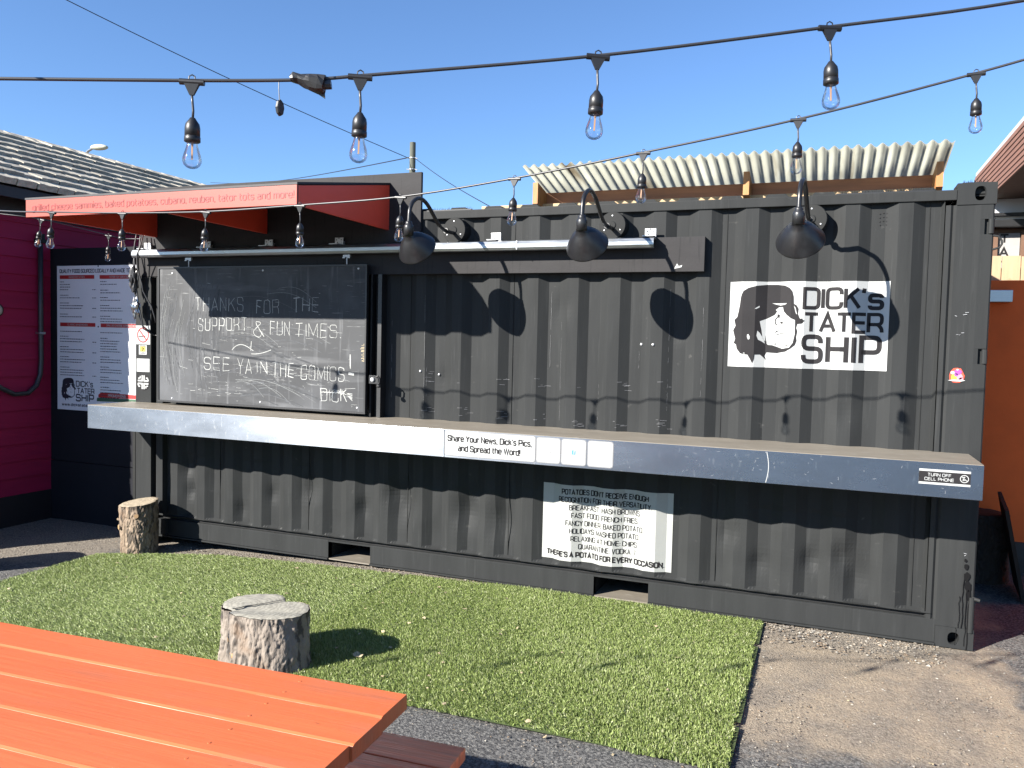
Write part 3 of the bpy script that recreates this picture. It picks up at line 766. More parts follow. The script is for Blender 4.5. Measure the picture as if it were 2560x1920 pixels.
WH = [[[0.278,0.75],[0.375,0.75],[0.363,0.734],[0.334,0.724],[0.306,0.734]], [[0.169,0.685],[0.199,0.718],[0.2,0.701],[0.179,0.68]],
      [[0.134,0.386],[0.143,0.359],[0.143,0.33],[0.133,0.32],[0.125,0.353],[0.126,0.381]], [[0.191,0.427],[0.206,0.404],[0.231,0.336],[0.242,0.278],[0.221,0.303],[0.198,0.322],[0.187,0.369]],
      [[0.42,0.722],[0.43,0.70],[0.436,0.66],[0.442,0.62],[0.434,0.63],[0.426,0.68]], [[0.105,0.168],[0.115,0.165],[0.113,0.155],[0.104,0.158]]]
DK = [[[0.33,0.524],[0.343,0.538],[0.358,0.524],[0.345,0.511]], [[0.316,0.625],[0.332,0.616],[0.329,0.575],[0.316,0.594]], [[0.303,0.402],[0.311,0.429],[0.333,0.437],[0.314,0.417]], [[0.244,0.375],[0.253,0.285],[0.243,0.299]], [[.36,.258],[.392,.266],[.385,.25]], [[.30,.27],[.31,.285],[.318,.272]]]
def portrait(sx, sz, ox, oz, place, m_dark, m_white, parent, fm=None, off=.0):
    a, w, d = Print(), Print(), Print()
    f = lambda P_: [(ox+p[0]*sx, oz+p[1]*sz) for p in P_]
    a.poly(f(OUTER)); w.poly(f(FACE))
    for k in WH: w.poly(f(k))
    for k in DK: d.poly(f(k))
    d.path(f([[0.322,0.60],[0.305,0.565],[0.302,0.538],[0.306,0.51],[0.316,0.495]]), .006*sx); d.path(f([[0.313,0.384],[0.342,0.4],[0.38,0.394]]), .004*sx)
    for k in range(3):
        d.path(f([[.437, .60-.03*k], [.462, .56-.02*k], [.476, .575-.02*k]]), .005*sx)
    fo = FOLDS if fm else None
    for nm, q_, mm, o2 in (('hair_silhouette', a, m_dark, .0), ('face_highlight', w, m_white, .0012), ('face_line', d, m_dark, .0022)):
        part(nm, q_.mesh(place, nm, fo, fm, off=off+o2), mm, parent)
lg = empty('logo_sign', (0, 0, 0), "white DICK's TATER SHIP sign with a helmeted head on the corrugated wall", 'sign')
part('sign_face', wall_rect(4.672, 1.544, 5.560, 2.059, .0035, 'sign_face'), M['white'], lg)
portrait(.888, .515, 4.672, 1.544, Matrix.Identity(4), M['ink'], M['white'], lg, corr, .0050)
pr = Print(); X, Z = (lambda u: 4.672+.888*u), (lambda v: 1.544+.515*v)
xe = pr.text("DICK'", X(.485), Z(.70), .515*.215, width=.888*.365, wt=.19, gap=.22)
pr.text('s', X(.862)+.02, Z(.70), .103, width=.888*.072, wt=.20)
pr.text('TATER', X(.492), Z(.43), .515*.200, width=.888*.470, wt=.19, gap=.16)
pr.text('SHIP', X(.490), Z(.085), .515*.285, width=.888*.462, wt=.185, gap=.28)
part('lettering', pr.mesh(Matrix.Identity(4), 'l', FOLDS, corr, off=.0052), M['ink'], lg)

po = empty('potato_poster', (0, 0, 0), 'white poster with lines about potatoes on the wall below the counter', 'poster')
part('poster_face', wall_rect(3.500, .218, 4.371, .726, .0035, 'poster_face'), M['whitep'], po)
pr = Print()
for i, (t_, w, wt) in enumerate([("POTATOES DON'T RECEIVE ENOUGH", .575, .17), ('RECOGNITION FOR THEIR VERSATILITY.', .620, .15), ('BREAKFAST: HASH BROWNS.', .470, .12), ('FAST FOOD: FRENCH FRIES.', .440, .12),
                                 ('FANCY DINNER: BAKED POTATO.', .515, .12), ('HOLIDAYS: MASHED POTATO.', .460, .12), ('RELAXING AT HOME: CHIPS.', .440, .12), ('QUARANTINE: VODKA', .345, .12), ("THERE'S A POTATO FOR EVERY OCCASION.", .785, .21)]):
    pr.text(t_, 3.930, .666-.0518*i-(.004 if i == 8 else 0), .031, width=w, wt=wt*1.45, align='c')
pr.path([(4.125, .331), (4.137, .333), (4.128, .300)], .003)
part('lettering', pr.mesh(Matrix.Identity(4), 'l', FOLDS, corr, off=.0048), M['ink'], po)

q = empty('round_sticker', (5.915, -.001, 1.533), 'small round multicoloured sticker with a white banner on the right post', 'sticker')
def blob(pr_, cx_, cz_, a, c, lay=0): pr_.poly([(cx_+a*math.cos(k*.5236)*random.uniform(.85, 1.1), cz_+c*math.sin(k*.5236)*random.uniform(.85, 1.1)) for k in range(12)], lay)
for nm, mm, items, o2 in (('sticker_ring', 'ored', [(0, 0, .038, .046)], 0), ('sticker_field', 'yellow', [(-.008, -.008, .022, .022)], .0008), ('pink_patch', 'pink', [(.014, -.006, .016, .018), (.022, -.02, .012, .010)], .0016),
                          ('purple_patch', 'purple', [(.004, .020, .020, .016), (-.004, .004, .010, .008)], .0024), ('white_patch', 'white', [(-.022, .016, .012, .009), (0, -.027, .040, .006), (.002, .033, .006, .005)], .0032)):
    pr = Print()
    for it in items: blob(pr, *it)
    part(nm, pr.mesh(T(0, -o2, 0), nm), M[mm], q)
# tiny paint nicks on the right post
pr = Print()
for x, z in ((5.93, 1.87), (5.94, 1.882), (5.89, 1.865), (5.90, 1.76), (5.915, 1.757), (5.925, 1.77), (5.995, .545), (5.998, .53), (5.72, 2.54), (5.73, 2.535)):
    pr.path([(x, z), (x+random.uniform(.006, .02), z+random.uniform(-.005, .005))], random.uniform(.001, .0025))
part('paint_nick', pr.mesh(T(0, -.004, 0), 'paint_nick'), M['lightgrey'], cont)

# ------------------------------------------------------------------ grey plywood panel, plank behind the track, awning
pn = tag(part('plywood_panel', B(.02, 2.565, -.028, -.003, 2.335, 2.826, bev=.002), M['ply'], None), 'large dark grey plywood panel standing above the container roof behind the awning', 'panel')
pk = tag(part('header_plank', B(-.01, 4.520, -.048, -.003, 2.118, 2.330, bev=.002), M['ply'], None), 'long dark grey plank behind the galvanised track', 'plank')
aw = empty('awning', (0, 0, 0), 'red orange awning with three triangular brackets and a lettered front board', 'awning')
M['fasc'] = mat('awning_paint_sunlit', (.50, .050, .020), .5, var=.05, vscale=3, bump=.08)  # same paint as the brackets, toned apart for the sunlit board
part('front_board', B(.100, 2.316, -1.100, -1.082, 2.432, 2.548, bev=.002), M['fasc'], aw)
for x in (.17, 1.244, 2.292):
    bm = bmesh.new(); v = []
    for xx in (x, x+.022):
        v.append([bm.verts.new((xx, yy, z)) for yy, z in ((-.029, 2.433), (-.029, 2.746), (-1.081, 2.546), (-1.081, 2.433), (-.20, 2.433))])
    bm.faces.new(v[0]); bm.faces.new(v[1][::-1])
    for k in range(5): bm.faces.new((v[0][k], v[1][k], v[1][(k+1) % 5], v[0][(k+1) % 5]))
    bmesh.ops.recalc_face_normals(bm, faces=bm.faces)
    # raise the wall end: the bracket tapers towards the front
    part('bracket', bm, M['ored'], aw)
bm = bmesh.new(); v = []
for xx in (.095, 2.32): v.append([bm.verts.new((xx, yy, z)) for yy, z in ((-.029, 2.748), (-.029, 2.762), (-1.103, 2.562), (-1.103, 2.549))])
bm.faces.new(v[0]); bm.faces.new(v[1][::-1])
for k in range(4): bm.faces.new((v[0][k], v[1][k], v[1][(k+1) % 4], v[0][(k+1) % 4]))
bmesh.ops.recalc_face_normals(bm, faces=bm.faces)
part('awning_roof', bm, M['maroon'], aw)
pr = Print(); pr.text('grilled cheese sammies, baked potatoes, cubano, reuben, tator tots and more!', .165, 2.474, .040, width=2.13, wt=.165)
part('lettering', pr.mesh(T(0, -1.1005, 0), 'l'), M['oredt'], aw)

# ------------------------------------------------------------------ sliding door track with brackets and hangers
tr = empty('door_track', (0, 0, 0), 'bright galvanised sliding door track across the container front', 'track')
bm = bmesh.new(); n = 10
prof = [(-.060, 2.325), (-.120, 2.327), (-.142, 2.318), (-.152, 2.300), (-.152, 2.278), (-.143, 2.262), (-.125, 2.258), (-.125, 2.263), (-.138, 2.268), (-.146, 2.280), (-.146, 2.298), (-.138, 2.312), (-.120, 2.320), (-.060, 2.318)]
a = [bm.verts.new((.047, y, z)) for y, z in prof]; c = [bm.verts.new((4.226, y, z-.003)) for y, z in prof]
for i in range(len(prof)): j = (i+1) % len(prof); bm.faces.new((a[i], a[j], c[j], c[i]))
bm.faces.new(a[::-1]); bm.faces.new(c); bmesh.ops.recalc_face_normals(bm, faces=bm.faces)
part('rail', bm, M['galv'], tr)
part('rail_joint', B(3.33, 3.337, -.1535, -.15, 2.262, 2.318), M['zinc'], tr)
for x in (.119, .72, 1.303, 1.921, 3.148, 4.187):
    bm = bmesh.new(); box(bm, x-.035, x+.035, -.058, -.050, 2.326, 2.385, bev=.002); box(bm, x-.035, x+.035, -.135, -.058, 2.3285, 2.334); box(bm, x-.03, x+.03, -.05, -.02, 2.3305, 2.36)
    br = part('wall_bracket', bm, M['zinc'], tr)
    for dx, dz in ((-.02, .01), (.0, .022), (.02, .010), (-.012, -.008)):
        bm = bmesh.new(); lathe(bm, [(0, 0), (.004, 0), (.004, .002), (0, .002)], 8, T(x+dx, -.0585, 2.358+dz)@Matrix.Rotation(rad(90), 4, 'X'))
        part('bolt', bm, M['dark'], br)

pr = Print(); pr.poly([(4.338, 2.135), (4.356, 2.168), (4.366, 2.152), (4.388, 2.158), (4.384, 2.145)])
tag(part('paper_scrap', pr.mesh(T(0, -.0485, 0), 'paper_scrap'), M['white'], None), 'tiny white scrap stuck near the right end of the dark plank', 'scrap')
# ------------------------------------------------------------------ chalkboard shutter on the track
cb = empty('chalkboard', (0, 0, 0), 'sliding chalkboard with a handwritten thank you message hanging above the counter', 'chalkboard')
CX0, CX1, CZ0, CZ1, CY = .292, 2.198, 1.124, 2.184, -.118
part('board', B(CX0+.013, CX1-.013, CY, -.098, CZ0+.013, CZ1-.013), M['chalkb'], cb)
bm = bmesh.new()
box(bm, CX0, CX0+.0125, CY-.006, -.096, CZ0, CZ1); box(bm, CX1-.0125, CX1, CY-.006, -.096, CZ0, CZ1)
box(bm, CX0+.0127, CX1-.0127, CY-.006, -.096, CZ0, CZ0+.0125); box(bm, CX0+.0127, CX1-.0127, CY-.006, -.096, CZ1-.0125, CZ1)
part('frame', bm, M['black'], cb)
for x, z in ((.435, 2.135), (1.30, 2.15), (2.125, 2.155), (.435, 1.155), (1.285, 1.165), (2.13, 1.165)):
    bm = bmesh.new(); lathe(bm, [(0, .004), (.006, .003), (.0085, 0), (0, 0)], 12, T(x, CY, z)@Matrix.Rotation(rad(90), 4, 'X')); part('screw', bm, M['zinc'], cb)
for x in (.60, 2.03):
    bm = bmesh.new(); box(bm, x-.028, x+.028, -.128, -.112, 2.236, 2.2525); box(bm, x-.03, x-.012, -.132, -.124, 2.228, 2.236); box(bm, x+.012, x+.03, -.132, -.124, 2.228, 2.236); tube(bm, [(x, -.12, 2.24), (x, -.12, 2.185)], .005, 8)
    part('hanger', bm, M['zinc'], cb)
pr = Print()
for k in range(12):
    z = 1.50+.011*k; pr.path([(2.184, z), (2.184-random.uniform(.006, .034), z+random.uniform(-.004, .004))], random.uniform(.003, .008), lay=random.random())
part('chipped_edge', pr.mesh(T(0, CY, 0), 'c'), M['leaf'], cb)['kind'] = 'stuff'
def hand(pr_, s, x0, z0, x1, h, slope, wt=.0052, jit=.04):
    W0 = text_width(s, .34); sx = (x1-x0)/W0; x = x0
    for ch in s:
        if ch == ' ': x += .42*sx; continue
        w, st = G[ch]
        for q_ in st:
            jj = lambda: random.uniform(-jit, jit)
            pts = [(x+(p[0]+jj())*sx, z0+slope*(x-x0)+(p[1]+jj()*1.4)*h)+tuple(p[2:]) for p in q_]
            pp = round_path(pts, .25*min(h, sx))
            # split the stroke into short dashes so that the chalk skips
            dense = [pp[0]]
            for a_, b_ in zip(pp, pp[1:]):
                k = max(1, int((b_-a_).length/.010))
                for i in range(1, k+1): dense.append(a_.lerp(b_, i/k)+Vector((random.uniform(-.0009, .0009), random.uniform(-.0009, .0009))))
            run = [dense[0]]
            for d in dense[1:]:
                run.append(d)
                if len(run) > 3 and random.random() < .07:
                    pr_.path(run, wt*random.uniform(.35, 1.3), lay=random.random()); run = [d+Vector((.002, .002))]
            if len(run) > 1: pr_.path(run, wt*random.uniform(.6, 1.1), lay=random.random())
        x += (w+.34)*sx
pr = Print()
hand(pr, 'THANKS', .665, 1.845, 1.12, .100, 0.0); hand(pr, 'FOR', 1.245, 1.835, 1.445, .095, 0.0, jit=.06); hand(pr, 'THE', 1.575, 1.845, 1.795, .100, 0.0)
hand(pr, 'SUPPORT', .695, 1.690, 1.155, .095, .03); hand(pr, '&', 1.225, 1.655, 1.305, .115, 0, jit=.1); hand(pr, 'FUN', 1.375, 1.675, 1.545, .098, -.02); hand(pr, 'TIMES.', 1.60, 1.665, 1.985, .095, -.02)
hand(pr, 'SEE', .755, 1.395, .995, .095, -.02); hand(pr, 'YA', 1.075, 1.375, 1.205, .11, -.04); hand(pr, 'IN', 1.255, 1.385, 1.345, .085, -.02); hand(pr, 'THE', 1.395, 1.365, 1.585, .10, .0); hand(pr, 'COMICS', 1.65, 1.355, 2.02, .10, -.02)
hand(pr, 'DICK', 1.825, 1.205, 2.04, .085, .0, jit=.08)
pr.path([(2.067, 1.545), (2.069, 1.45), (2.066, 1.452)], .009)
for k in range(3): pr.path([(2.055, 1.402+.006*k), (2.10, 1.398+.006*k)], .006)
n = 20
pr.path([(1.02+.20*k/n, 1.548+.045*math.sin(math.pi*(k/n)**.8)) for k in range(n+1)], .005); pr.path([(1.20+.18*k/n, 1.575-.05*math.sin(math.pi*.5*(1+k/n)*.9)) for k in range(n+1)], .005); pr.path([(1.20, 1.62), (1.195, 1.55)], .005)
pr.path([(1.82+k*.012, 1.268-.004*(k % 2)) for k in range(20)], .006)
for k in range(5): pr.path([(1.94+.02*k, 1.275+.01*(k % 2)), (2.09, 1.262-.012*k)], .004)
part('chalk_writing', pr.mesh(T(0, CY, 0), 'w', off=.0006), M['chalk'], cb)
pr = Print()
for k in range(190):
    cl = random.random()
    if cl < .4: x, z = random.gauss(1.45, .35), random.gauss(1.40, .05)
    elif cl < .6: x, z = random.gauss(1.5, .35), random.gauss(1.70, .06)
    elif cl < .8: x, z = random.uniform(.4, 2.1), random.gauss(1.22, .05)
    else: x, z = random.uniform(.35, 2.15), random.uniform(1.2, 2.1)
    if not (.33 < x < 2.12 and 1.16 < z < 2.13): continue
    l = random.uniform(.006, .05)*random.random()*2; s__ = random.uniform(-.12, .05)
    pr.path([(x, z), (x+l*.5, z+l*s__+random.uniform(-.001, .001)), (x+l, z+l*s__*2)], random.uniform(.0008, .0024), lay=random.random())
part('chalk_fleck', pr.mesh(T(0, CY, 0), 'w', off=.0005), M['chalk'], cb)['kind'] = 'stuff'
pr = Print()
for k in range(26):                                        # long wiped arcs
    if k < 12:
        cx_, w, z0_, z1_ = .36+.018*k+random.uniform(-.01, .01), .05, 1.30+random.uniform(-.1, .2), 2.02+random.uniform(-.3, .05)
        pts = [(cx_-w*math.sin(math.pi*i/20), z0_+(z1_-z0_)*i/20) for i in range(21)]
    else:
        x0_, z0_ = random.uniform(.9, 1.5), random.choice([1.30, 1.27, 1.45, 1.68, 1.98])+random.uniform(-.04, .04); l = random.uniform(.25, .6)
        pts = [(x0_+l*i/16, z0_+.05*math.sin(math.pi*i/16)-.10*(i/16)) for i in range(17)]
    pr.path(pts, random.uniform(.001, .004), lay=random.random())
part('wiped_streak', pr.mesh(T(0, CY, 0), 'w', off=.0005), M['chalkf'], cb)
for lev, (colr, nn) in enumerate((((.075, .08, .088), 34), ((.11, .115, .125), 22))):      # broad soft wipes
    pr = Print()
    for k in range(nn):
        if k % 2:
            cx_, w, z0_, z1_ = random.uniform(.36, .95), random.uniform(.03, .08), 1.17+random.uniform(0, .3), 1.75+random.uniform(0, .32)
            pts = [(max(.32, cx_-w*math.sin(math.pi*i/20)), z0_+(z1_-z0_)*i/20) for i in range(21)]
        else:
            x0_, z0_, l = random.uniform(.75, 1.4), random.uniform(1.2, 1.78), random.uniform(.3, .7)
            pts = [(x0_+l*i/16, max(1.15, z0_+.05*math.sin(math.pi*i/16)-.06*(i/16))) for i in range(17)]
        wd_ = random.uniform(.003, .014)
        for a_ in range(len(pts)-1):
            if random.random() < .85: pr.path([pts[a_], pts[a_+1]], wd_*random.uniform(.6, 1.2), lay=lev*.3+random.random()*.25)
    part('wiped_streak', pr.mesh(T(0, CY, 0), 'w', off=.00012+.0002*lev), mat('wiped_chalk', colr, .9, var=.3, vscale=25), cb)
# jamb channel right of the board with its padlock
jb = empty('door_jamb_channel', (0, 0, 0), 'black steel jamb channel standing right of the chalkboard', 'door frame')
bm = bmesh.new(); box(bm, 2.203, 2.216, -.075, -.002, 1.103, 2.116); box(bm, 2.262, 2.292, -.075, -.002, 1.103, 2.116); box(bm, 2.216, 2.262, -.02, -.004, 1.103, 2.116)
part('channel', bm, M['black'], jb)
part('strike_plate', B(2.219, 2.250, -.026, -.0205, 1.11, 2.06), M['steel2'], jb)
pl = empty('padlock', (2.27, -.10, 1.372), 'round silver padlock on a black hasp beside the chalkboard', 'padlock')
part('hasp', B(-.05, .025, -.012, -.002, -.03, .03, bev=.002), M['black'], pl)
bm = bmesh.new(); lathe(bm, [(0, .014), (.013, .013), (.016, .008), (.017, 0), (0, 0)], 16, T(-.018, -.0125, 0)@Matrix.Rotation(rad(90), 4, 'X')); part('lock_face', bm, M['zinc'], pl)
bm = bmesh.new(); tube(bm, [(.012, -.018, .02), (.03, -.02, .022), (.042, -.02, .005), (.040, -.02, -.02), (.028, -.02, -.035), (.018, -.02, -.03)], .006, 8)
lathe(bm, [(0, .012), (.014, .008), (.018, 0), (.014, -.008), (0, -.012)], 12, T(.035, -.02, -.045)); part('shackle', bm, M['black'], pl)

# ------------------------------------------------------------------ stickers on the left post
YP = -.0505
q = sign('no_smoking_sign', (-.008, YP, 1.571), 'white sign with a red no smoking circle on the grey post left of the chalkboard', 'sign')
part('sign_face', B(0, .150, -.001, 0, 0, .152), M['white'], q)
pr = Print(); pr.disc(.075, .076, .052, .062); pr.path([(.036, .118), (.114, .034)], .010, lay=.6); part('prohibition_ring', pr.mesh(T(0, -.001, 0), 'r'), M['red'], q)
pr = Print(); pr.rect(.030, .062, .085, .070); pr.rect(.089, .062, .100, .070); part('cigarette', pr.mesh(T(0, -.001, 0), 'c'), M['ink'], q)
pr = Print(); pr.path([(.094, .076), (.104, .090), (.088, .098), (.066, .1), (.062, .115), (.085, .122)], .003, r=.01); part('smoke_line', pr.mesh(T(0, -.001, 0), 'c'), M['grey'], q)
q = sign('yellow_notice', (.024, YP, 1.488), 'tiny white notice with a yellow square below the no smoking sign', 'notice')
part('sign_face', B(0, .082, -.001, 0, 0, .077), M['white'], q)
pr = Print(); pr.rect(.012, .024, .070, .064); part('yellow_field', pr.mesh(T(0, -.001, 0), 'y'), M['yellow'], q)
pr = Print(); pr.rect(.010, .067, .072, .072); pr.path([(.030, .050), (.040, .056), (.052, .050), (.046, .042), (.038, .036), (.040, .030)], .008, r=.005); pr.rect(.03, .017, .055, .020); pr.rect(.016, .008, .066, .011); part('print_mark', pr.mesh(T(0, -.0015, 0), 'k'), M['ink'], q)
q = sign('permit_notice', (.0, YP, 1.348), 'small white printed notice between the yellow notice and the round black emblem', 'notice')
part('sign_face', B(0, .136, -.001, 0, 0, .107), M['white'], q)
pr = Print()
for k in range(9):
    z = .092-.010*k; x = .010
    while x < .12:
        w = random.uniform(.006, .02); pr.rect(x, z, min(x+w, .126), z+.0022); x += w+random.uniform(.003, .012)
part('print_line', pr.mesh(T(0, -.001, 0), 'k'), M['grey'], q)
q = sign('round_emblem', (.070, YP, 1.264), 'round black and white four part emblem at the bottom of the sticker column', 'emblem')
pr = Print(); pr.disc(0, 0, 0, .068); part('emblem_disc', pr.mesh(Matrix.Identity(4), 'd'), M['ink'], q)
pr = Print()
for sx_, sz_ in ((1, 1), (-1, 1), (-1, -1), (1, -1)):
    w = .013
    pr.path([(sx_*.010, sz_*.056), (sx_*.010, sz_*.012), (sx_*.056, sz_*.012)], w)
    pr.path([(sx_*.056, sz_*.012), (sx_*.046, sz_*.034), (sx_*.030, sz_*.034)] if sx_*sz_ > 0 else [(sx_*.030, sz_*.050), (sx_*.030, sz_*.034), (sx_*.052, sz_*.030)], .010, lay=.4)
part('emblem_mark', pr.mesh(T(0, -.001, 0), 'm'), M['white'], q)
# bundle of cables and foil tape hanging on the post
cbm = empty('cable_bundle', (.03, -.06, 2.2), 'bundle of black cables with crumpled silver tape hanging on the grey post', 'cables')
for k, pts in enumerate(([(.01, -.03, .27), (.0, -.05, .12), (.02, -.05, -.1), (.04, -.05, -.25), (.05, -.04, -.4), (.07, -.03, -.48), (.14, .02, -.55), (.2, .03, -.56)],
                        [(.05, -.03, .27), (.06, -.06, .1), (.05, -.05, -.05), (.03, -.05, -.2), (.06, -.05, -.35), (.09, -.04, -.5), (.15, .0, -.55)],
                        [(.08, -.03, .26), (.09, -.10, .08), (.06, -.06, -.06), (.10, -.05, -.2), (.16, -.03, -.32), (.19, -.01, -.45)],
                        [(-.03, -.01, .2), (.0, -.05, .02), (.01, -.05, -.2), (.04, -.05, -.35)])):
    bm = bmesh.new(); sp = []
    P_ = [Vector(p) for p in pts]
    for i in range(len(P_)-1):
        for t_ in (0, .33, .66): sp.append(P_[i].lerp(P_[i+1], t_)+Vector((.004*math.sin(i*3+k), 0, 0)))
    sp.append(P_[-1]); tube(bm, sp, .0055, 6); part('cable', bm, M['rubber'], cbm, sm=True)
for (cx_, cz_, a_, h_) in ((.005, -.12, .035, .10), (.025, -.335, .036, .075)):
    bm = bmesh.new(); bmesh.ops.create_icosphere(bm, subdivisions=3, radius=1)
    for v in bm.verts:
        k = 1+.55*noise.noise(v.co*2.6+Vector((cz_*10, 0, 0)))
        v.co = Vector((cx_+v.co.x*a_*k, -.055+v.co.y*.03*k, cz_+v.co.z*h_*k))
    part('foil_tape', bm, M['silver'] if cz_ < -.3 else M['rubber'], cbm)

# ------------------------------------------------------------------ gooseneck lamps
def make_lamp():
    t_ = empty('gooseneck_lamp', (0, 0, 2.412))
    bm = bmesh.new(); lathe(bm, [(0, .064), (.020, .064), (.026, .058), (.083, .056), (.086, .052), (.086, -.03), (0, -.03)], 36, Matrix.Rotation(rad(90), 4, 'X'))
    p_ = part('wall_plate', bm, M['steel2'], t_)
    for a_ in (90, 210, 330):
        bm = bmesh.new(); lathe(bm, [(0, .0605), (.004, .060), (.006, .056), (0, .056)], 10, T(.060*math.cos(rad(a_)), 0, .060*math.sin(rad(a_)))@Matrix.Rotation(rad(90), 4, 'X')); part('screw', bm, M['zinc'], p_)
    ctrl = [(0, -.01), (.06, -.018), (.14, -.015), (.21, -.002), (.27, .035), (.33, .085), (.38, .122), (.43, .143), (.47, .146), (.51, .133), (.55, .10), (.572, .055), (.578, .005), (.58, -.03)]
    P_ = [Vector((.005*min(1, i/6), -d*1.12, z-.012*min(1, d/.3))) for i, (d, z) in enumerate(ctrl)]
    pts = []
    for i in range(len(P_)-1):
        a0, a1, a2, a3 = P_[max(i-1, 0)], P_[i], P_[i+1], P_[min(i+2, len(P_)-1)]
        for k in range(4):
            s = k/4; pts.append(.5*((2*a1)+(a2-a0)*s+(2*a0-5*a1+4*a2-a3)*s*s+(3*a1-a0-3*a2+a3)*s**3))
    pts.append(P_[-1])
    bm = bmesh.new(); tube(bm, pts, .0125, 12); arm = part('arm', bm, M['blackm'], t_, sm=True)
    bm = bmesh.new(); tube(bm, [pts[8], pts[9]], .019, 12); part('coupling', bm, M['blackm'], arm)
    nk = T(.005, -.65, -.112)
    bm = bmesh.new(); lathe(bm, [(0, .085), (.018, .085), (.022, .078), (.022, .066), (.029, .06), (.031, .05), (.031, -.006), (0, -.006)], 24, nk)
    part('lamp_neck', bm, M['blackm'], t_, sm=True)
    R_ = T(.005, -.65, -.108)@Matrix.Rotation(rad(54), 4, 'X')@Matrix.Diagonal((.95, .95, .98, 1))
    prof = [(.028, .012), (.032, -.004), (.050, -.022), (.076, -.048), (.100, -.082), (.119, -.112), (.128, -.128), (.131, -.133), (.131, -.136), (.127, -.133), (.116, -.112), (.097, -.082), (.073, -.050), (.047, -.026), (.0, -.016)]
    bm = bmesh.new(); lathe(bm, prof, 48, R_); bmesh.ops.recalc_face_normals(bm, faces=bm.faces); sh = part('lamp_shade', bm, M['blackm'], t_, sm=True)
    bm = bmesh.new(); lathe(bm, [(0, -.03), (.018, -.035), (.028, -.06), (.030, -.085), (.018, -.108), (0, -.113)], 16, R_); part('bulb', bm, M['white'], sh, sm=True)
    return t_
lamp = make_lamp()
for i, (x, lb) in enumerate(((2.840, 'black gooseneck lamp leftmost, over the galvanised track beside the grey panel'), (3.945, 'black gooseneck lamp in the middle, over the right end of the galvanised track'), (5.128, 'black gooseneck lamp rightmost, above the white head logo sign'))):
    o = lamp if i == 0 else dup(lamp)
    o.location = (x, -.002, 2.412); o.rotation_euler.z = rad((-2.8, -2.8, -5.2)[i])
    tag(o, lb, 'wall lamp', 'gooseneck lamps along the container')

# ------------------------------------------------------------------ string lights
def make_bulb():
    t_ = empty('pendant_bulb', (0, 0, 0))
    bm = bmesh.new(); tube(bm, [(-.030, 0, 0), (.030, 0, 0)], .0078, 10)
    v = [bm.verts.new(p) for p in ((-.019, -.006, -.003), (.019, -.006, -.003), (.019, .006, -.003), (-.019, .006, -.003), (-.005, -.004, -.032), (.005, -.004, -.032), (.005, .004, -.032), (-.005, .004, -.032))]
    for f in ((0, 1, 5, 4), (1, 2, 6, 5), (2, 3, 7, 6), (3, 0, 4, 7), (4, 5, 6, 7)): bm.faces.new([v[i] for i in f])
    tube(bm, [(-.008, 0, .006), (-.007, 0, .014), (0, 0, .018), (.007, 0, .014), (.008, 0, .006)], .0018, 6)
    part('cable_clip', bm, M['black'], t_)
    bm = bmesh.new(); tube(bm, [(0, 0, -.028), (.002, 0, -.05), (.004, 0, -.07), (.003, 0, -.092)], .0032, 8); part('drop_cord', bm, M['rubber'], t_, sm=True)
    bm = bmesh.new(); lathe(bm, [(0, -.086), (.006, -.087), (.010, -.093), (.0165, -.102), (.0185, -.112), (.0185, -.132), (.0175, -.1325), (.0195, -.134), (.0195, -.146), (.016, -.148), (0, -.148)], 20, T(.003, 0, 0)); part('socket', bm, M['black'], t_, sm=True)
    bm = bmesh.new(); lathe(bm, [(.0125, -.146), (.0135, -.155), (.0165, -.166), (.0205, -.178), (.0228, -.188), (.0228, -.195), (.0200, -.203), (.0140, -.209), (.007, -.212), (0, -.2125)], 24, T(.003, 0, 0))
    g_ = part('glass_bulb', bm, M['glass'], t_, sm=True)
    bm = bmesh.new(); tube(bm, [(.003, 0, -.148), (.003, 0, -.156)], .003, 6); box(bm, .0010, .0050, -.0008, .0008, -.190, -.156); part('filament', bm, M['filament'], g_)
    return t_
bulb0 = make_bulb(); used = [False]
def cable(name, pts, r, label, m=None, cat='cable'):
    P_ = [Vector(p) for p in pts]; sp = []
    for i in range(len(P_)-1):
        a0, a1, a2, a3 = P_[max(i-1, 0)], P_[i], P_[i+1], P_[min(i+2, len(P_)-1)]
        for k in range(6):
            s = k/6; sp.append(.5*((2*a1)+(a2-a0)*s+(2*a0-5*a1+4*a2-a3)*s*s+(3*a1-a0-3*a2+a3)*s**3))
    sp.append(P_[-1]); bm = bmesh.new(); tube(bm, sp, r, 8)
    return tag(obj(name, bm, m or M['rubber'], None, sm=True), label, cat)
def hang(p, ang, label, group, tilt=0.0, slope=0.0):
    o = bulb0 if not used[0] else dup(bulb0); used[0] = True
    o.location = p; o.rotation_euler = (random.uniform(-.06, .06), tilt, ang)
    tag(o, label, 'light bulb', group)
S1 = [(3.10, -3.77, 2.262), (3.322, -3.663, 2.271), (3.737, -3.466, 2.288), (3.956, -3.363, 2.300), (4.051, -3.318, 2.310), (4.112, -3.289, 2.319), (4.659, -3.031, 2.398), (5.211, -2.769, 2.502), (5.688, -2.544, 2.597), (6.5, -2.16, 2.80)]
cable('string_light_cable', S1, .0046, 'thick black string light cable crossing highest in the picture')
g1 = 'bulbs on the upper light string'
hang((3.737, -3.466, 2.284), rad(25), 'large bulb furthest left on the upper light string above the awning', g1, .02)
hang((4.112, -3.289, 2.315), rad(25), 'bulb just right of the taped cable joint on the upper string', g1, .03)
hang((4.659, -3.031, 2.394), rad(25), 'bulb on the upper string in open sky left of the corrugated roof', g1, .05)
hang((5.211, -2.769, 2.498), rad(25), 'bulb furthest right and highest on the upper light string', g1, -.02)
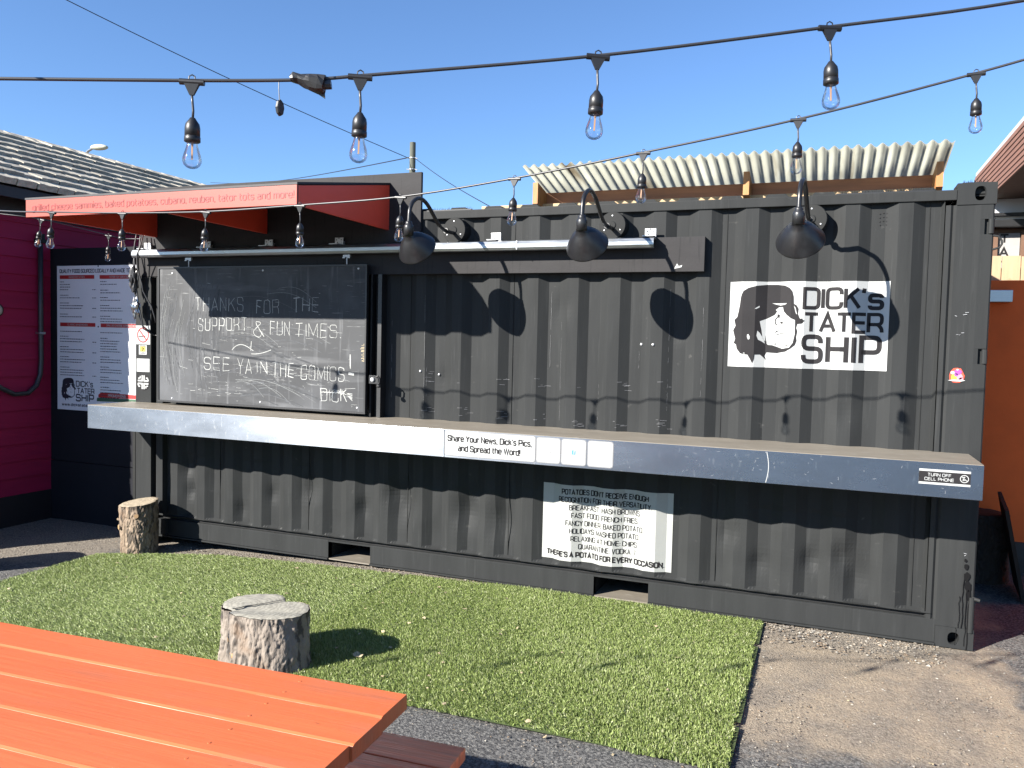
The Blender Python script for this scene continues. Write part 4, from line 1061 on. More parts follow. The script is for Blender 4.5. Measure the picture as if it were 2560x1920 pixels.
# taped plug joint and its dangling cap
j = empty('taped_cable_joint', (4.0, -3.342, 2.300), 'black tape wrapped plug joint on the upper light string', 'cable joint'); j.rotation_euler.z = rad(25)
bm = bmesh.new(); n = 10
rs = [.007, .014, .013, .017, .021, .023, .024, .004]
tube(bm, [(-.048, 0, .004), (-.04, 0, .006), (-.03, 0, .004), (-.015, 0, 0), (0, 0, -.003), (.02, 0, -.006), (.036, 0, -.008), (.037, 0, -.008)], .02, 12, rs=rs)
for v in bm.verts: v.co += Vector((noise.noise(v.co*60), noise.noise(v.co*60+Vector((9, 0, 0))), noise.noise(v.co*60+Vector((0, 9, 0)))))*.006
part('tape_wrap', bm, M['black'], j)
bm = bmesh.new(); tube(bm, [(.034, 0, -.008), (.052, 0, -.006)], .012, 10); part('plug', bm, M['rubber'], j)
bm = bmesh.new(); v = [bm.verts.new(p) for p in ((.0, -.004, -.022), (.036, -.004, -.020), (.037, .0, -.042), (.018, .002, -.030))]; bm.faces.new(v); bm.faces.new([bm.verts.new((q_.co.x, q_.co.y+.003, q_.co.z)) for q_ in v][::-1]); part('tape_flap', bm, M['black'], j)
cp = empty('plug_cap', (3.930, -3.376, 2.296), 'small black plug cap dangling left of the taped joint', 'cap'); cp.rotation_euler.z = rad(20)
bm = bmesh.new(); tube(bm, [(0, 0, 0), (.0, 0, -.02), (.002, 0, -.047)], .0013, 6); part('cap_cord', bm, M['rubber'], cp)
bm = bmesh.new(); lathe(bm, [(0, .006), (.013, .006), (.0165, .003), (.0165, -.003), (.013, -.006), (0, -.006)], 8, T(.003, 0, -.066)@Matrix.Rotation(rad(65), 4, 'Z')@Matrix.Rotation(rad(90), 4, 'X')@Matrix.Diagonal((.75, 1.25, 1, 1))); part('cap', bm, M['black'], cp)
S2 = [(-.6, -1.50, 2.49), (.458, -1.55, 2.391), (.922, -1.57, 2.364), (1.477, -1.57, 2.339), (2.073, -1.57, 2.325), (2.682, -1.57, 2.336), (3.275, -1.58, 2.352), (3.871, -1.59, 2.409), (4.474, -1.63, 2.479), (5.096, -1.66, 2.564), (5.704, -1.68, 2.677), (6.2, -1.70, 2.79), (7.2, -1.73, 3.04)]
cable('string_light_cable', S2, .0048, 'black string light cable running in front of the awning and container')
g2 = 'bulbs on the lower light string'
for i, (p, lb, tl_) in enumerate(zip(S2[2:11], ('bulb nearest the left end of the red awning board on the lower string', 'bulb second from left on the lower string under the word sammies', 'bulb on the lower string left of centre under the awning board', 'bulb on the lower string under the right end of the lettered board',
        'bulb on the lower string just left of the leftmost gooseneck lamp', 'bulb on the lower string between the leftmost and middle gooseneck lamps', 'bulb on the lower string in front of the corrugated roof sheet', 'bulb on the lower string directly above the rightmost gooseneck lamp', 'bulb furthest right on the lower string in open sky'),
        (.16, .05, .12, .06, .08, .04, .03, .02, -.02))):
    hang((p[0], p[1], p[2]-.004), 0, lb, g2, tl_)
S3 = [(-1.6, -5.84, 2.50), (.25, -5.09, 2.36), (.80, -4.87, 2.34), (1.34, -4.68, 2.34), (1.83, -4.49, 2.35), (2.4, -4.27, 2.38), (2.97, -4.05, 2.42), (3.3, -3.95, 2.45), (4.2, -5.6, 2.6), (5.2, -7.5, 2.8)]
cable('string_light_cable', S3, .0040, 'string light cable out of frame on the left behind the picnic table')
for k, p in enumerate(S3[1:7]):
    hang((p[0], p[1], p[2]-.004), rad(20), ('first', 'second', 'third', 'fourth', 'fifth', 'sixth')[k]+' bulb from the left on the string behind the picnic table, out of frame', 'bulbs on the string behind the table')
S4 = [(-1.38, -1.02, 2.66), (-.80, -.75, 2.56), (-.42, -.57, 2.515), (-.38, .02, 2.47), (-.33, .12, 2.455), (-.12, .15, 2.45), (-.02, .02, 2.42)]
cable('string_light_cable', S4, .0035, 'thin string light cable reaching from the magenta building behind the awning to the container')
g4 = 'bulbs on the string behind the awning'
hang((-.42, -.57, 2.511), rad(10), 'small bulb hanging left of the awning in front of the magenta siding', g4, .2)
hang((-.38, .02, 2.466), rad(10), 'small bulb partly behind another bulb left of the galvanised track', g4, .1)
hang((-.12, .15, 2.36), rad(10), 'small bulb beside the end of the galvanised track above the menu board', g4, .1)

# ------------------------------------------------------------------ corrugated roof sheet on lumber over the container
rf = empty('lean_to_roof', (0, 0, 0), 'corrugated fibreglass roof sheet on a stained lumber frame above the container', 'roof')
th = math.atan(.2)
bm = bmesh.new(); n = 40*8; prev = None
for i in range(n+1):
    x = 3.095+(5.915-3.095)*i/n; h = .0125*math.sin(2*math.pi*i/8)
    cur = []
    for yy in (.55, 1.02, 2.3):
        z = 2.862+.2*(1.0-yy); cur.append((bm.verts.new((x, yy, z+h)), bm.verts.new((x, yy, z+h+.0025))))
    if prev:
        for k in range(2):
            bm.faces.new((prev[k][0], prev[k+1][0], cur[k+1][0], cur[k][0])); bm.faces.new((prev[k][1], cur[k][1], cur[k+1][1], prev[k+1][1]))
        bm.faces.new((prev[0][0], cur[0][0], cur[0][1], prev[0][1]))
    prev = cur
part('corrugated_sheet', bm, M['fibre'], rf, sm=True)
part('beam', B(3.12, 5.875, .99, 1.03, 2.700, 2.838, bev=.003), M['beam'], rf)
part('ledger_board', B(2.62, 5.83, .90, .985, 2.700, 2.738), M['ledger'], rf)
for x in (3.095, 4.648, 5.845):
    bm = bmesh.new(); v = []
    for xx in (x, x+.04):
        v.append([bm.verts.new((xx, yy, z)) for yy, z in ((.78, 2.72), (.78, 2.880), (.988, 2.838), (.988, 2.665), (.90, 2.665))])
    bm.faces.new(v[0]); bm.faces.new(v[1][::-1])
    for k in range(5): bm.faces.new((v[0][k], v[1][k], v[1][(k+1) % 5], v[0][(k+1) % 5]))
    bmesh.ops.recalc_face_normals(bm, faces=bm.faces); part('rafter_end', bm, M['rafter'], rf)
for x in (3.10, 5.84): part('post', B(x, x+.04, 1.04, 1.13, 2.555, 2.80), M['rafter'], rf)

# ------------------------------------------------------------------ shed wall with the menu board
sh = empty('shed_wall', (0, 0, 0), 'dark wall holding the menu board between the magenta building and the container', 'wall')
part('wall_panel', B(-1.398, -.02, .300, .34, .48, 2.41), M['shed_shaded'], sh)
part('wall_panel', B(-1.398, -.02, .297, .34, -.12, .474), M['shed_shaded'], sh)
part('corner_trim', B(-.40, -.372, .290, .2968, -.08, 2.41), M['steel2'], sh)
mb = empty('menu_board', (0, 0, 0), 'white menu board with red headings on the dark wall at left', 'menu')
MX, MZ = -1.301, .952; YM = .288
part('board_face', B(MX, MX+1.20, YM, .2965, MZ, MZ+1.30), M['menuw'], mb)
ink, red, wh, gr = Print(), Print(), Print(), Print()
ink.text('QUALITY FOOD SOURCED LOCALLY AND MADE TO ORDER', MX+.035, MZ+1.238, .030, width=.965, wt=.2)
for x0, x1, z, tx, tw in ((-1.266, -.846, 2.152, 'BAKED POTATOES', .19), (-.783, -.31, 2.150, 'TATOR TOT CREATIONS', .24), (-1.264, -.834, 1.726, 'CLASSIC SANDWICHES', .24), (-.770, -.29, 1.724, 'GRILLED CHEESE SANDWICHES', .34)):
    red.rect(x0, z-.018, x1, z+.016); wh.text(tx, (x0+x1)/2, z-.009, .015, width=tw, wt=.16, align='c')
def greek(pr_, x0, z, w):
    x = x0
    while x < x0+w:
        l = random.uniform(.008, .028); pr_.rect(x, z, min(x+l, x0+w), z+.0065); x += l+.005
for col_, blocks in (((-1.264, -.87), [(2.105, 4, .14), (1.985, 2, .30), (1.915, 3, .31), (1.820-.005, 2, .28), (1.66, 1, .32), (1.615, 3, .30), (1.52, 3, .30), (1.43, 3, .31), (1.335, 4, .33)]),
                     ((-.775, -.33), [(2.105, 2, .21), (2.03, 2, .27), (1.965, 2, .25), (1.895, 3, .30), (1.80, 3, .33), (1.655, 1, .32), (1.605, 6, .24), (1.44, 3, .30), (1.35, 3, .30), (1.26, 3, .28), (1.17, 3, .30), (1.10, 2, .28)])):
    for z, nl, w in blocks:
        for k in range(nl):
            greek(ink, col_[0], z-.0235*k, w*(.35 if (k == 0 and nl > 1) else random.uniform(.75, 1)))
        if nl > 1: greek(ink, col_[1], z-.0235*(nl-1), .045)
wtxt = [("DICK's", .175, .148, .047), ('TATER', .115, .19, .047), ('SHIP', .085, .18, .06)]
ink.text("DICK's", -1.067, 1.170, .046, width=.200, wt=.17); ink.text('TATER', -1.055, 1.108, .044, width=.205, wt=.17, gap=.16); ink.text('SHIP', -1.067, 1.038, .058, width=.210, wt=.18)
ink.text('www.dickstatership', -1.245, .990, .022, width=.42, wt=.2)
red.quad([(-.80, 1.105), (-.77, 1.125), (-.36, 1.120), (-.36, 1.085), (-.80, 1.080)]); gr.quad([(-.815, 1.078), (-.36, 1.082), (-.36, 1.055), (-.82, 1.045)]); wh.text('PROMOTIONS', -.68, 1.092, .02, width=.20, wt=.22)
part('menu_text', ink.mesh(T(0, YM, 0), 'i'), M['inkb'], mb); part('heading_band', red.mesh(T(0, YM, 0), 'r', off=.001), M['red'], mb)
part('heading_text', wh.mesh(T(0, YM, 0), 'w', off=.0022), M['white'], mb); part('green_band', gr.mesh(T(0, YM, 0), 'g', off=.001), M['green'], mb)
portrait(.40, .228, -1.264, 1.022, T(0, YM, 0), M['inkb'], M['menuw'], mb, off=.001)
for x, z in ((-.80, 2.245), (-.80, 1.71)):
    bm = bmesh.new(); lathe(bm, [(0, .004), (.006, .003), (.007, 0), (0, 0)], 8, T(x, YM, z)@Matrix.Rotation(rad(90), 4, 'X')); part('screw', bm, M['steel2'], mb)

# ------------------------------------------------------------------ magenta building with cedar shake roof
pb = empty('magenta_building', (0, 0, 0), 'magenta clapboard building with a grey cedar shake roof at left', 'building')
YFp = -1.05
part('wall_core', B(-4.6, -1.42, YFp+.02, 6.0, -.1, 2.86), M['magenta'], pb)
for k in range(18):
    z = .205+.150*k
    bm = bmesh.new(); v = []
    for yy in (YFp, 6.0):
        v.append([bm.verts.new((x, yy, zz)) for x, zz in ((-1.42, z), (-1.396, z), (-1.411, z+.153), (-1.42, z+.153))])
    for a_ in range(4): bm.faces.new((v[0][a_], v[1][a_], v[1][(a_+1) % 4], v[0][(a_+1) % 4]))
    bm.faces.new(v[0]); bm.faces.new(v[1][::-1]); bmesh.ops.recalc_face_normals(bm, faces=bm.faces)
    part('siding_board', bm, M['magenta'], pb)
part('skirt', B(-1.419, -1.40, YFp, 6.0, -.12, .203), M['maroon'], pb)
part('front_wall', B(-4.6, -1.42, YFp-.01, YFp+.018, -.1, 2.86), M['magenta'], pb)
part('added_shade_wall', B(-1.50, -1.40, -1.50, YFp-.012, -.12, 1.12), M['maroon'], pb)  # added low wall out of view, lengthens the shadow on the ground
part('frieze_board', B(-1.395, -1.372, YFp, 6.0, 2.66, 2.86), M['maroon'], pb)
EX, EZ, PIT = -1.10, 2.868, math.tan(rad(25)); RX = -2.90; RZ = EZ+PIT*(EX-RX)
bm = bmesh.new(); v = []
for yy in (-1.40, 6.2): v.append([bm.verts.new((x, yy, z)) for x, z in ((EX-.01, EZ-.035), (EX-.01, EZ-.02), (RX, RZ-.02), (2*RX-EX, EZ-.02), (2*RX-EX, EZ-.04))])
bm.faces.new(v[0]); bm.faces.new(v[1][::-1])
for k in range(5): bm.faces.new((v[0][k], v[1][k], v[1][(k+1) % 5], v[0][(k+1) % 5]))
bmesh.ops.recalc_face_normals(bm, faces=bm.faces)
roof = part('roof', bm, M['maroon'], pb)
part('eave_board', B(-1.13, -1.105, -1.40, 6.2, 2.76, 2.846), M['maroon'], pb)
slope_len = (EX-RX)/math.cos(rad(25)); NC = 9; expo = slope_len/NC
def shake_mesh(k):
    rnd = random.Random(k); w = rnd.uniform(.13, .24); bm = bmesh.new(); L0 = expo*1.9; th_ = rnd.uniform(.050, .060); n = 4
    a, c, d = [], [], []
    for i in range(n+1):
        y = -w/2+w*i/n; e = rnd.uniform(-.007, .007)
        a.append(bm.verts.new((e, y, th_+rnd.uniform(-.003, .003)))); c.append(bm.verts.new((e, y, 0.0))); d.append(bm.verts.new((-L0, y, .004)))
    for i in range(n):
        bm.faces.new((a[i], a[i+1], d[i+1], d[i])); bm.faces.new((c[i], c[i+1], a[i+1], a[i]))
    bm.faces.new((a[0], d[0], c[0])); bm.faces.new((a[n], c[n], d[n]))
    me_ = bpy.data.meshes.new('shingle'); bm.to_mesh(me_); bm.free(); me_.materials.append(M['shake']); return me_, w
protos = [shake_mesh(k) for k in range(14)]
Rr = Matrix.Rotation(rad(25), 4, 'Y'); items = []
for c_ in range(NC):
    y = -1.42+random.uniform(0, .1)
    while y < 6.2:
        me_, w = random.choice(protos); s = (c_*expo)
        X_ = EX+.03-s*math.cos(rad(25)); Z_ = EZ+s*math.sin(rad(25))-.008
        items.append((y+w/2, T(X_+random.uniform(-.007, .007), y+w/2, Z_+random.uniform(0, .004))@Rr@Matrix.Rotation(random.uniform(-.012, .012), 4, 'X'), me_))
        y += w+random.uniform(.003, .015)
items = [i for i in items if i[0] > -.75]
items.sort(key=lambda i: i[0])
for y, Mx, me_ in items[:290]:
    o = bpy.data.objects.new('shingle', me_); COL.objects.link(o); o.parent = roof; o.matrix_local = Mx
bm = bmesh.new()
for y, Mx, me_ in items[290:]:
    k0 = len(bm.verts); bm.from_mesh(me_); bm.verts.ensure_lookup_table()
    for v in bm.verts[k0:]: v.co = Mx @ v.co
tag(part('far_shingles', bm, M['shake'], roof), kind='stuff')
y = -.7
while y < 6.2:
    bm = bmesh.new(); l = .26
    for s_1 in (1, -1):
        v = [bm.verts.new(p) for p in ((RX, y, RZ+.045), (RX, y+l, RZ+.030), (RX+s_1*.15, y+l, RZ-.035), (RX+s_1*.15, y, RZ-.018))]
        v2 = [bm.verts.new(q_.co-Vector((0, 0, .02))) for q_ in v]
        bm.faces.new(v); bm.faces.new(v2[::-1])
        for k in range(4): bm.faces.new((v[k], v2[k], v2[(k+1) % 4], v[(k+1) % 4]))
    part('ridge_cap', bm, M['shake'], roof); y += .24
bm = bmesh.new(); tube(bm, [(-1.37, .178, 2.44), (-1.37, .178, 1.8), (-1.37, .180, 1.40), (-1.37, .170, 1.27), (-1.37, .13, 1.17), (-1.37, .05, 1.105), (-1.37, -.08, 1.10), (-1.37, -.2, 1.16), (-1.37, -.32, 1.24), (-1.37, -.6, 1.36)], .021, 10)
hs = tag(obj('drain_hose', bm, M['rubber'], None, sm=True), 'thick black hose running down and looping along the magenta wall', 'hose')
hb = tag(part('hose_bracket', B(-1.395, -1.345, .145, .205, 1.632, 1.650), M['galv'], None), 'small metal strap holding the black hose to the magenta wall', 'bracket')
jx = empty('junction_fitting', (-1.385, .178, 2.47), 'small grey fitting at the top of the black hose', 'fitting')
part('cap', B(-.01, .05, -.045, .045, -.02, .01), M['steel2'], jx); part('box', B(-.01, .04, -.025, .025, .01, .06), M['steel2'], jx)
wl = empty('round_wall_lamp', (-1.385, -.225, 1.83), 'pale round lamp cut off at the left edge of the magenta wall', 'wall lamp')
bm = bmesh.new(); lathe(bm, [(0, .03), (.03, .026), (.045, .01), (.05, 0), (0, 0)], 20, Matrix.Rotation(rad(90), 4, 'Y')); part('globe', bm, M['cream'], wl, sm=True)
bm = bmesh.new(); lathe(bm, [(.045, .006), (.058, .006), (.058, -.004), (.045, -.004)], 20, Matrix.Rotation(rad(90), 4, 'Y')); part('rim', bm, M['steel2'], wl)

# ------------------------------------------------------------------ right side: orange wall, fence, house
ow = empty('orange_wall', (0, 0, 0), 'bright orange wall behind the right end of the container', 'wall')
part('wall_face', B(6.07, 11, 2.05, 2.2, .225, 2.222), M['orangew'], ow)
part('footing', B(6.06, 11, 2.03, 2.2, -.05, .2245), M['concrete'], ow)
gb = tag(part('metal_box', B(6.30, 6.515, 1.93, 2.048, 2.052, 2.140, bev=.003), M['galv'], None), 'grey metal box fixed high on the orange wall', 'box')
fe = empty('plank_fence', (0, 0, 0), 'pale cedar board fence rising above the orange wall', 'fence')
x = 6.10; k = 0
while x < 10.5:
    w = .125+random.uniform(-.004, .006)
    part('fence_board', B(x, x+w, 2.30+random.uniform(0, .004), 2.322, 2.0, 2.432+random.uniform(-.004, .004), bev=.002), M['wood'], fe); x += w+.006
part('fence_rail', B(6.08, 10.5, 2.325, 2.365, 2.25, 2.34), M['wood'], fe)
M['trimw'] = mat('white_fascia', (.80, .80, .80), .5, var=.03)
M['brownrib'] = mat('brown_ribbed_fascia', (.36, .165, .095), .6, var=.12, vscale=4)
M['soffit'] = mat('brown_soffit', (.20, .125, .08), .7, var=.2, vscale=4, stretch=(1, 5, 1))
M['door'] = mat('weathered_white_door', (.52, .50, .48), .6, var=.1)
M['pane'] = mat('window_pane', (.18, .25, .33), .08, var=.1)
M['brownw'] = mat('brown_timber', (.23, .12, .07), .7, var=.2)
ho = empty('brown_eave_house', (0, 0, 0), 'house with a deep brown eave, white trim and a lettered door behind the fence', 'house')
part('house_wall', B(6.2, 14, 5.2, 5.4, 0, 3.36), M['brownw'], ho)
part('white_trim', B(6.2, 14, 5.14, 5.198, 3.20, 3.35), M['trimw'], ho)
part('pipe', B(6.2, 14, 5.03, 5.12, 3.155, 3.185), M['black'], ho)
part('white_strip', B(6.2, 14, 5.14, 5.198, 3.12, 3.165), M['trimw'], ho)
part('gutter', B(6.2, 14, 5.0, 5.13, 3.03, 3.11, bev=.01), M['black'], ho)
part('soffit', B(6.802, 14, .5, 5.9, 3.352, 3.375), M['soffit'], ho)
part('roof_deck', B(6.79, 14, .5, 5.9, 3.74, 3.79), M['trimw'], ho)
k = 0; z = 3.335
while z < 3.735:
    part('fascia_rib', B(6.775 if k % 2 else 6.783, 6.801, .5, 5.9, z, z+.0265), M['brownrib'], ho); z += .027; k += 1
part('door_panel', B(6.93, 7.14, 5.16, 5.198, 2.0, 2.98), M['door'], ho)
part('door_post', B(7.145, 7.19, 5.12, 5.198, 2.0, 3.0), M['brownw'], ho)
part('door_post', B(6.86, 6.925, 5.12, 5.198, 2.0, 3.0), M['brownw'], ho)
w_ = part('window_frame', B(7.19, 7.8, 5.15, 5.198, 2.0, 3.0), M['brownw'], ho); part('pane', B(7.215, 7.78, 5.14, 5.149, 2.05, 2.98), M['pane'], w_)
pr = Print()
for i, ch in enumerate('TATTOO'): pr.text(ch, 6.955, 2.88-.145*i, .085, width=.075, wt=.2)
part('lettering', pr.mesh(T(0, 5.159, 0), 'l'), M['ink'], ho)

lb = empty('leaning_board', (0, 0, 0), 'dark weathered board leaning beside the right end of the container', 'board')
bm = bmesh.new()
A_, B_, O_ = Vector((6.525, 1.15, -.01)), Vector((6.405, 1.20, .60)), Vector((.03, .45, .03))
pts = [A_, B_, B_+O_+Vector((0, 0, .03)), A_+O_]; th_ = Vector((.022, -.012, .004))
v = [bm.verts.new(p) for p in pts]; v2 = [bm.verts.new(p+th_) for p in pts]
bm.faces.new(v); bm.faces.new(v2[::-1])
for k in range(4): bm.faces.new((v[k], v2[k], v2[(k+1) % 4], v[(k+1) % 4]))
bmesh.ops.recalc_face_normals(bm, faces=bm.faces); lb2 = part('plank', bm, M['oldwood'], lb)

# ------------------------------------------------------------------ utility pole, wires, street light
up_ = empty('utility_pole', (-3.53, 11.05, 0), 'weathered wooden utility pole standing behind the grey panel', 'utility pole')
M['pole'] = mat('weathered_pole', (.13, .14, .11), .85, var=.3, vscale=6, stretch=(5, 5, .4), bump=.5, bscale=40)
bm = bmesh.new(); tube(bm, [(0, 0, 0), (0, 0, 6.05)], .075, 14, rs=[.095, .066]); part('shaft', bm, M['pole'], up_)
for z in (5.70, 5.45):
    bm = bmesh.new(); lathe(bm, [(.070, 0), (.078, 0), (.078, .015), (.070, .015)], 14, T(0, 0, z)); tube(bm, [(-.07, -.02, z+.01), (-.13, -.03, z+.015)], .010, 6); tube(bm, [(.07, -.02, z+.01), (.14, -.03, z-.02)], .010, 6); part('clamp', bm, M['zinc'], up_)
def wire(pts, r, lb, nm='overhead_wire'):
    P_ = [Vector(p) for p in pts]; bm = bmesh.new(); n = 16
    sp = [P_[0].lerp(P_[1], k/n)-Vector((0, 0, P_[2][0]*math.sin(math.pi*k/n))) if False else P_[0].lerp(P_[1], k/n)-Vector((0, 0, pts[2][0]*math.sin(math.pi*k/n))) for k in range(n+1)]
    tube(bm, sp, r, 6); return tag(obj(nm, bm, M['black'], None), lb, 'wire')
wire([(-7.6, 3.6, 7.62), (-3.60, 11.02, 5.70), (.10, 0, 0)], .008, 'thin overhead wire slanting down from the upper left to the utility pole')
wire([(-3.46, 11.02, 5.70), (1.05, 5.0, 3.42), (.05, 0, 0)], .007, 'thin overhead wire slanting down right from the utility pole')
wire([(-26.1, 30, 9.9), (-3.60, 11.02, 5.72), (.25, 0, 0)], .012, 'faint wire running left from the utility pole above the shake roof')
sl_ = empty('street_light', (-20.4, 17.5, 0), 'cobra head street light above the shake roof', 'street light')
def pxs(p): return Vector(p)
bm = bmesh.new(); tube(bm, [(-.9, .2, 0), (-.9, .2, 7.6), (-.75, .15, 8.1), (-.35, .08, 8.42), (.0, 0, 8.5)], .05, 8); part('pole', bm, M['galv'], sl_)
bm = bmesh.new(); bmesh.ops.create_uvsphere(bm, u_segments=16, v_segments=8, radius=1)
for v in bm.verts: v.co = Vector((.30+v.co.x*.42, v.co.y*.16, 8.50+v.co.z*.11-(v.co.x*.02)))
part('lamp_head', bm, M['cream'], sl_, sm=True)

# ------------------------------------------------------------------ log stumps
def log(name, R0, H, seed, m_bark, m_cut, label, shape=None, taper=.08, bark=.010, tilt=(0, 0), cells=14):
    t_ = empty(name, (0, 0, 0), label, 'log stump')
    nth, nzv = 220, 70; rnd = random.Random(seed); vv = []; sd = Vector((seed*3.1, seed*1.7, 0))
    def R_(th, z):
        r = R0*(shape(th) if shape else 1+.05*math.cos(2*th+seed)+.03*math.cos(3*th+1))
        r *= 1+taper*(1-z/H)**2
        p = Vector((math.cos(th)*R0, math.sin(th)*R0, z))
        # bark plates: ridged noise stretched along the trunk
        q_ = Vector((p.x*cells*2.4, p.y*cells*2.4, p.z*cells*.85))+sd
        wob = noise.noise(q_*.35)*1.2
        f = abs(noise.noise(q_+Vector((wob, wob, 0)))); g_ = abs(noise.noise(q_*2.1+Vector((5, 0, wob))))
        return r + bark*(min(1, f*3.2)-.7) + bark*.6*(min(1, g_*3)-.6) + .012*noise.noise(p*5+sd)
    for j in range(nzv+1):
        z = H*j/nzv
        for i in range(nth):
            th = 2*math.pi*i/nth; r = R_(th, z); vv.append((r*math.cos(th), r*math.sin(th), z+z/H*(tilt[0]*math.cos(th)+tilt[1]*math.sin(th))*R0))
    ff = [(j*nth+i, j*nth+(i+1) % nth, (j+1)*nth+(i+1) % nth, (j+1)*nth+i) for j in range(nzv) for i in range(nth)]
    me = bpy.data.meshes.new('bark'); me.from_pydata(vv, [], ff); smooth(me); part('bark', me, m_bark, t_)
    # cut face, slightly domed and rough
    vv2 = []; rings = 14
    step = lambda x, y: (.009*smoothstep(.5+((x*-.86+y*.51)-.0)/.03)) if shape else 0.0
    for k in range(rings+1):
        f = 1-k/rings*.999
        for i in range(nth):
            th = 2*math.pi*i/nth; r = (R_(th, H)*.97 if k == 0 else R_(th, H)*.94*f+.0) 
            if k > 0: r = r
            x, y = r*math.cos(th), r*math.sin(th)
            z = H+(tilt[0]*x+tilt[1]*y)+(.0 if k == 0 else .004)+step(x+.045, y+.0)+.002*noise.noise(Vector((x*25, y*25, seed)))
            vv2.append((x, y, z))
    ff2 = [(k*nth+i, k*nth+(i+1) % nth, (k+1)*nth+(i+1) % nth, (k+1)*nth+i) for k in range(rings) for i in range(nth)]
    ff2.append([rings*nth+i for i in range(nth)])
    me = bpy.data.meshes.new('cut_face'); me.from_pydata(vv2, [], ff2); smooth(me); part('cut_face', me, m_cut, t_)
    return t_
la = log('log_stump', .138, .405, 3, M['barkA'], M['cutA'], 'tall narrow log with cut knots standing at the left end of the container', bark=.007, tilt=(.06, .10), taper=-.04)
la.location = (.245, -.255, -.072)
for th, z, l, r in ((-118, .225, .012, .022), (-52, .315, .035, .019), (188, .235, .060, .010)):
    a_ = rad(th); d = Vector((math.cos(a_), math.sin(a_), .25 if l > .02 else 0)); p0 = Vector((math.cos(a_)*.12, math.sin(a_)*.12, z))
    bm = bmesh.new(); tube(bm, [p0, p0+d*(.022+l)], r, 12); o = part('knot_stub', bm, M['barkA'], la)
    bm = bmesh.new(); e = p0+d*(.0225+l); tube(bm, [e, e+d*.0015], r*.82, 12); part('knot_face', bm, M['knot'], o)
def heart(th):
    # two trunks grown together: notch at the back, shallow crease at the front left
    d = lambda a_, b_: (a_-b_+math.pi) % (2*math.pi)-math.pi
    r = 1.0/math.sqrt((math.cos(th)/1.14)**2+(math.sin(th)/.88)**2)
    return r-.26*math.exp(-(d(th, rad(72))/.26)**2)-.11*math.exp(-(d(th, rad(228))/.09)**2)+.05*math.cos(2*(th-rad(150)))
lb_ = log('log_stump', .205, .300, 8, M['barkB'], M['cutB'], 'short wide double log stump with a cracked grey top on the turf', shape=heart, bark=.008, taper=.10, cells=12)
lb_.location = (2.642, -1.765, -.012)
# crack across the top
bm = bmesh.new(); n = 18; L1_, L2_ = [], []
for k in range(n+1):
    f = k/n; p = Vector((-.108, -.118, 0)).lerp(Vector((.045, .125, 0)), f)+Vector((.010*noise.noise(Vector((f*6, 0, 0))), .010*noise.noise(Vector((0, f*6, 0))), 0))
    w = .0045*(1-f)**.6+.0008; d = Vector((.85, -.52, 0))
    L1_.append(bm.verts.new(p+d*w+Vector((0, 0, .3115)))); L2_.append(bm.verts.new(p-d*w+Vector((0, 0, .3125))))
for k in range(n): bm.faces.new((L1_[k], L1_[k+1], L2_[k+1], L2_[k]))
part('crack', bm, M['dark'], lb_)
for th, z, r in ((-112, .10, .020), (-70, .055, .016), (-128, .16, .018)):
    a_ = rad(th); d = Vector((math.cos(a_), math.sin(a_), 0)); rr = .205*heart(a_)*(1+.1*(1-z/.3)**2)-.004; p0 = d*rr+Vector((0, 0, z))
    bm = bmesh.new(); tube(bm, [p0-d*.02, p0+d*.006, p0+d*.010], r, 14, rs=[r, r, r*.7]); part('knot', bm, M['knot'], lb_)
lc = log('log_stump', .20, .46, 12, M['barkB'], M['cutA'], 'wide log stump out of frame on the left of the yard', bark=.01); lc.location = (-.66, -1.36, -.07)
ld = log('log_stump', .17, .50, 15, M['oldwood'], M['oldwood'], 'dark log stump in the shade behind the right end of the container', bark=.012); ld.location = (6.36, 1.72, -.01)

# ------------------------------------------------------------------ picnic table
pt = empty('picnic_table', (4.262, -3.262, 0), 'orange painted wooden picnic table in the near left corner', 'picnic table'); pt.rotation_euler.z = rad(2.64)
pz = .740; Ltab = 1.95
for k in range(5):
    y1 = -.1435*k; y0 = y1-.1390; e = (0, .004, -.002, -.004, -.002)[k]
    bm = bmesh.new(); nseg = 40
    rings = []
    for i in range(nseg+1):
        x = -Ltab+(Ltab+e)*i/nseg; w1 = .0012*noise.noise(Vector((x*6, k*7, 0))); dz = .0012*noise.noise(Vector((x*3, k*7, 4)))
        pr_ = [(y0-.003, -.040), (y0-.003+w1, -.009), (y0-.0005+w1, -.0035), (y0+.006, 0), (y1-.003, 0), (y1-.001, -.0015), (y1, -.006), (y1, -.040)]
        rings.append([bm.verts.new((x, yy, pz+zz+dz)) for yy, zz in pr_])
    for a_, c_ in zip(rings, rings[1:]):
        for q_ in range(8): bm.faces.new((a_[q_], c_[q_], c_[(q_+1) % 8], a_[(q_+1) % 8]))
    bm.faces.new(rings[0]); bm.faces.new(rings[-1][::-1]); bmesh.ops.recalc_face_normals(bm, faces=bm.faces)
    part('tabletop_plank', bm, M['table'], pt)
for nm, yb in (('bench_plank', .325), ('bench_plank', .187), ('bench_plank', -.93), ('bench_plank', -1.068)):
    part(nm, B(-Ltab, .04, yb-.132, yb, .412, .450, bev=.005), M['bench'], pt)
